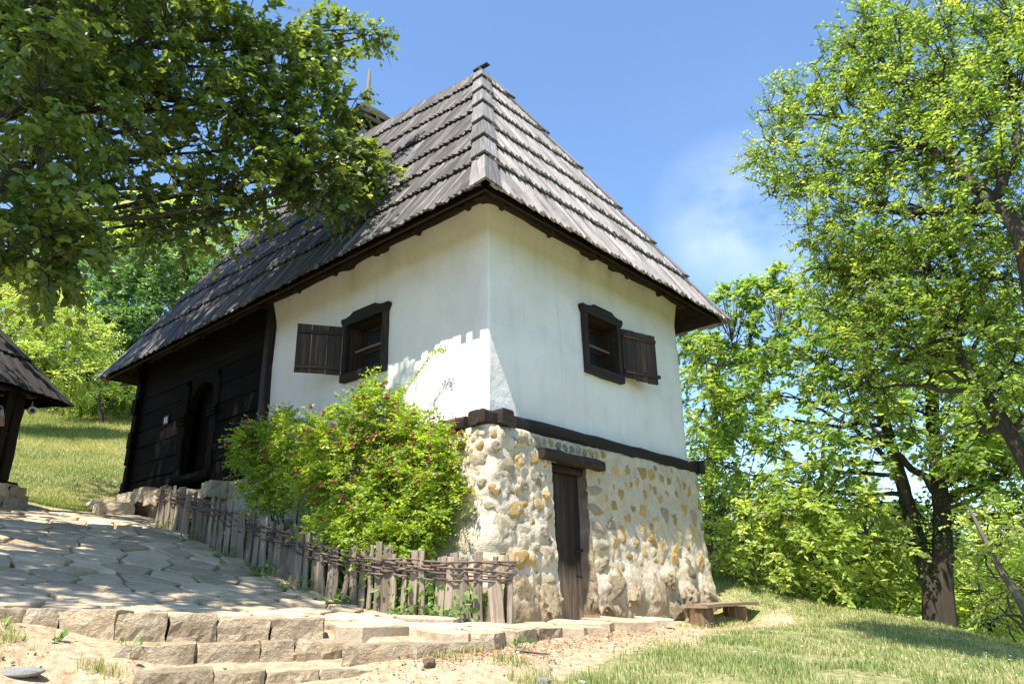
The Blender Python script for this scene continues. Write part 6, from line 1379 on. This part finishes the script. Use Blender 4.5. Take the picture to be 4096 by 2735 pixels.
    mb = MB(); mb.add([p + (ax * v[0] + ay * v[1] + view * v[2] * .8) * .036 for v in ICO2[0]], ICO2[1]); mb.build('dome', M_BLACKGL, dc, True)
    mb = MB(); tube(mb, [p - view * .02, p - view * .08 + UPZ * .02, p - view * .10 + UPZ * .16], .015, 8); mb.build('bracket', M_WHITEPL, dc, True)
    return K1, e1, e2, base_z, gr
HUT = build_hut()

# ------------------------------------------------------------------ visitor at the hut, mostly outside the frame
def build_person():
    p = at(-46, 1000, 13.3); g = HUT[4] + .05; h = 1.74; base = np.array([p[0], p[1], g]); fw = unit(np.array([.75, -.65, 0])); lf = np.array([-fw[1], fw[0], 0])
    def Q(s, f, z): return base + lf * s + fw * f + UPZ * z * h / 1.74
    J = {'pel': (0, 0, .95), 'sp': (0, .0, 1.12), 'ch': (0, .01, 1.34), 'nk': (0, .02, 1.47), 'nk2': (0, .03, 1.54), 'hd': (0, .05, 1.63), 'hd2': (0, .04, 1.71)}
    R_ = {'pel': (.155, .11), 'sp': (.135, .10), 'ch': (.165, .115), 'nk': (.075, .065), 'nk2': (.06, .06), 'hd': (.083, .10), 'hd2': (.06, .075)}
    Ed = [('pel', 'sp'), ('sp', 'ch'), ('ch', 'nk'), ('nk', 'nk2'), ('nk2', 'hd'), ('hd', 'hd2')]
    for s, n in ((1, 'L'), (-1, 'R')):
        J |= {'hip' + n: (.09 * s, 0, .90), 'kn' + n: (.10 * s, .03, .50), 'an' + n: (.10 * s, -.01, .09), 'to' + n: (.11 * s, .14, .04), 'sh' + n: (.17 * s, .0, 1.41), 'el' + n: (.23 * s, .06, 1.13), 'wr' + n: (.12 * s, .27, 1.20), 'ha' + n: (.08 * s, .34, 1.25)}
        R_ |= {'hip' + n: (.09, .09), 'kn' + n: (.06, .06), 'an' + n: (.042, .045), 'to' + n: (.04, .03), 'sh' + n: (.062, .06), 'el' + n: (.042, .042), 'wr' + n: (.028, .03), 'ha' + n: (.034, .022)}
        Ed += [('pel', 'hip' + n), ('hip' + n, 'kn' + n), ('kn' + n, 'an' + n), ('an' + n, 'to' + n), ('ch', 'sh' + n), ('sh' + n, 'el' + n), ('el' + n, 'wr' + n), ('wr' + n, 'ha' + n)]
        for f in range(4):
            a = (.095 * s - .016 * s * f, .385 - .006 * abs(f - 1.5), 1.27 + .012 * f); J['f%d' % f + n] = a; R_['f%d' % f + n] = (.009, .009); Ed.append(('ha' + n, 'f%d' % f + n))
            J['g%d' % f + n] = (a[0] * .8, a[1] + .02, a[2] + .03); R_['g%d' % f + n] = (.008, .008); Ed.append(('f%d' % f + n, 'g%d' % f + n))
        J['th' + n] = (.05 * s, .34, 1.29); R_['th' + n] = (.01, .01); Ed.append(('wr' + n, 'th' + n))
    keys = list(J); me = bpy.data.meshes.new('person'); me.from_pydata([tuple(Q(*J[k])) for k in keys], [(keys.index(a), keys.index(b)) for a, b in Ed], [])
    o = link_mesh('person', me); sk = o.modifiers.new('skin', 'SKIN'); sk.use_smooth_shade = True
    for k, v in zip(keys, me.skin_vertices[0].data): v.radius = R_[k]; v.use_root = (k == 'pel')
    sb = o.modifiers.new('sub', 'SUBSURF'); sb.levels = 1; sb.render_levels = 2
    dg = bpy.context.evaluated_depsgraph_get(); bpy.context.view_layer.update(); dg = bpy.context.evaluated_depsgraph_get(); ev = o.evaluated_get(dg); m2 = bpy.data.meshes.new_from_object(ev); o.modifiers.clear(); o.data = m2
    for m_ in (M_SKIN, M_SHIRT, M_SHORTS, M_SHOE): m2.materials.append(m_)
    co = np.empty(len(m2.vertices) * 3); m2.vertices.foreach_get('co', co); co = co.reshape(-1, 3)
    for pl in m2.polygons:
        c = co[list(pl.vertices)].mean(0) - base; z = c[2]; s = abs(c @ lf); f = c @ fw
        arm = (s > .19 or f > .17) and 1.0 < z < 1.4
        pl.material_index = 3 if z < .11 else 0 if z < .52 else 2 if z < .98 and not arm else (0 if (arm and (z < 1.25 or f > .12)) else 1) if z < 1.47 else 0
        pl.use_smooth = True
    mb = MB(); hd = Q(0, .035, 1.66); mb.add([hd + lf * v[0] * .088 + fw * (v[1] * .10 - .012) + UPZ * (v[2] * .09 + .02) for v in ICO2[0] if True], [f for f in ICO2[1]]); ho = mb.build('hair', M_HAIR, o, True)
    for s in (-1, 1):
        mb = MB(); mb.add([Q(.034 * s, .145, 1.645) + np.array(v) * .012 for v in ICO1[0]], ICO1[1]); mb.build('eye', M_BLACKGL, o, True)
    mb = MB(); tube(mb, [Q(0, .14, 1.645), Q(0, .165, 1.60), Q(0, .14, 1.595)], [.008, .017, .01], 6); mb.build('nose', M_SKIN, o, True)
    tag(o, 'visitor in a pale shirt and dark shorts at the left edge holding a phone', 'person')
    pc = Q(.03, .40, 1.30); mb = MB(); log(mb, pc - lf * .07, pc + lf * .07, .075, .009, up=unit(UPZ - fw * .5), seg=1, cham=.2); ph = mb.build('phone', M_BLACKGL, None); tag(ph, 'black phone held by the visitor at the left edge', 'phone')
build_person()

# ------------------------------------------------------------------ rough fence at the edge of the wood, far house
def build_wood_fence():
    root = thing('wood_fence', (*xy(250, 950, 36), gz(*xy(250, 950, 36))), 'rough brown paling fence along the top of the meadow', 'fence'); rg = np.random.default_rng(4); A, Bq = np.array(xy(120, 950, 35.5)), np.array(xy(420, 950, 37.5)); L = np.linalg.norm(Bq - A); d = (Bq - A) / L
    for s in np.arange(0, L, .34):
        p = A + d * s; g = gz(*p); part_log('paling', M_STUMP, root, (p[0], p[1], g - .1), (p[0] + rg.normal(0, .06), p[1], g + rg.uniform(.7, 1.05)), .10, .05, up=np.array([d[1], -d[0], 0]), seg=2, jit=.01)
    for z in (.45, .8):
        pts = [np.array([*(A + d * s), gz(*(A + d * s)) + z + rg.normal(0, .03)]) for s in np.linspace(0, L, 9)]; mb = MB(); tube(mb, pts, .035, 6, .1); mb.build('rail', M_STUMP, root)
build_wood_fence()
def far_house(px, py, D, w, lab):
    p = at(px, py, D); g = gz(p[0], p[1]); z = p[2]; root = thing('far_house', (p[0], p[1], g), lab, 'house', 'red roofed houses on the far slope')
    mb = MB(); V = [(p[0] + sx * w, p[1] + sy * w * .7, zz) for zz in (g - 1, z) for sx, sy in ((-1, -1), (1, -1), (1, 1), (-1, 1))]; mb.add(V, [(0, 1, 5, 4), (1, 2, 6, 5), (2, 3, 7, 6), (3, 0, 4, 7)]); mb.build('wall', M_WALLPALE, root)
    mb = MB(); V = [(p[0] + sx * w * 1.15, p[1] + sy * w * .85, z) for sx, sy in ((-1, -1), (1, -1), (1, 1), (-1, 1))] + [(p[0] - w * .6, p[1], z + w * .8), (p[0] + w * .6, p[1], z + w * .8)]; mb.add(V, [(0, 1, 5, 4), (1, 2, 5), (2, 3, 4, 5), (3, 0, 4)]); mb.build('roof', M_ROOFTILE, root)
far_house(2040, 1292, 120, 1.6, 'far house with a red tiled roof glimpsed left of the twin trunk')
far_house(1992, 1308, 120, 0.9, 'smaller far red roof low between the sapling leaves')
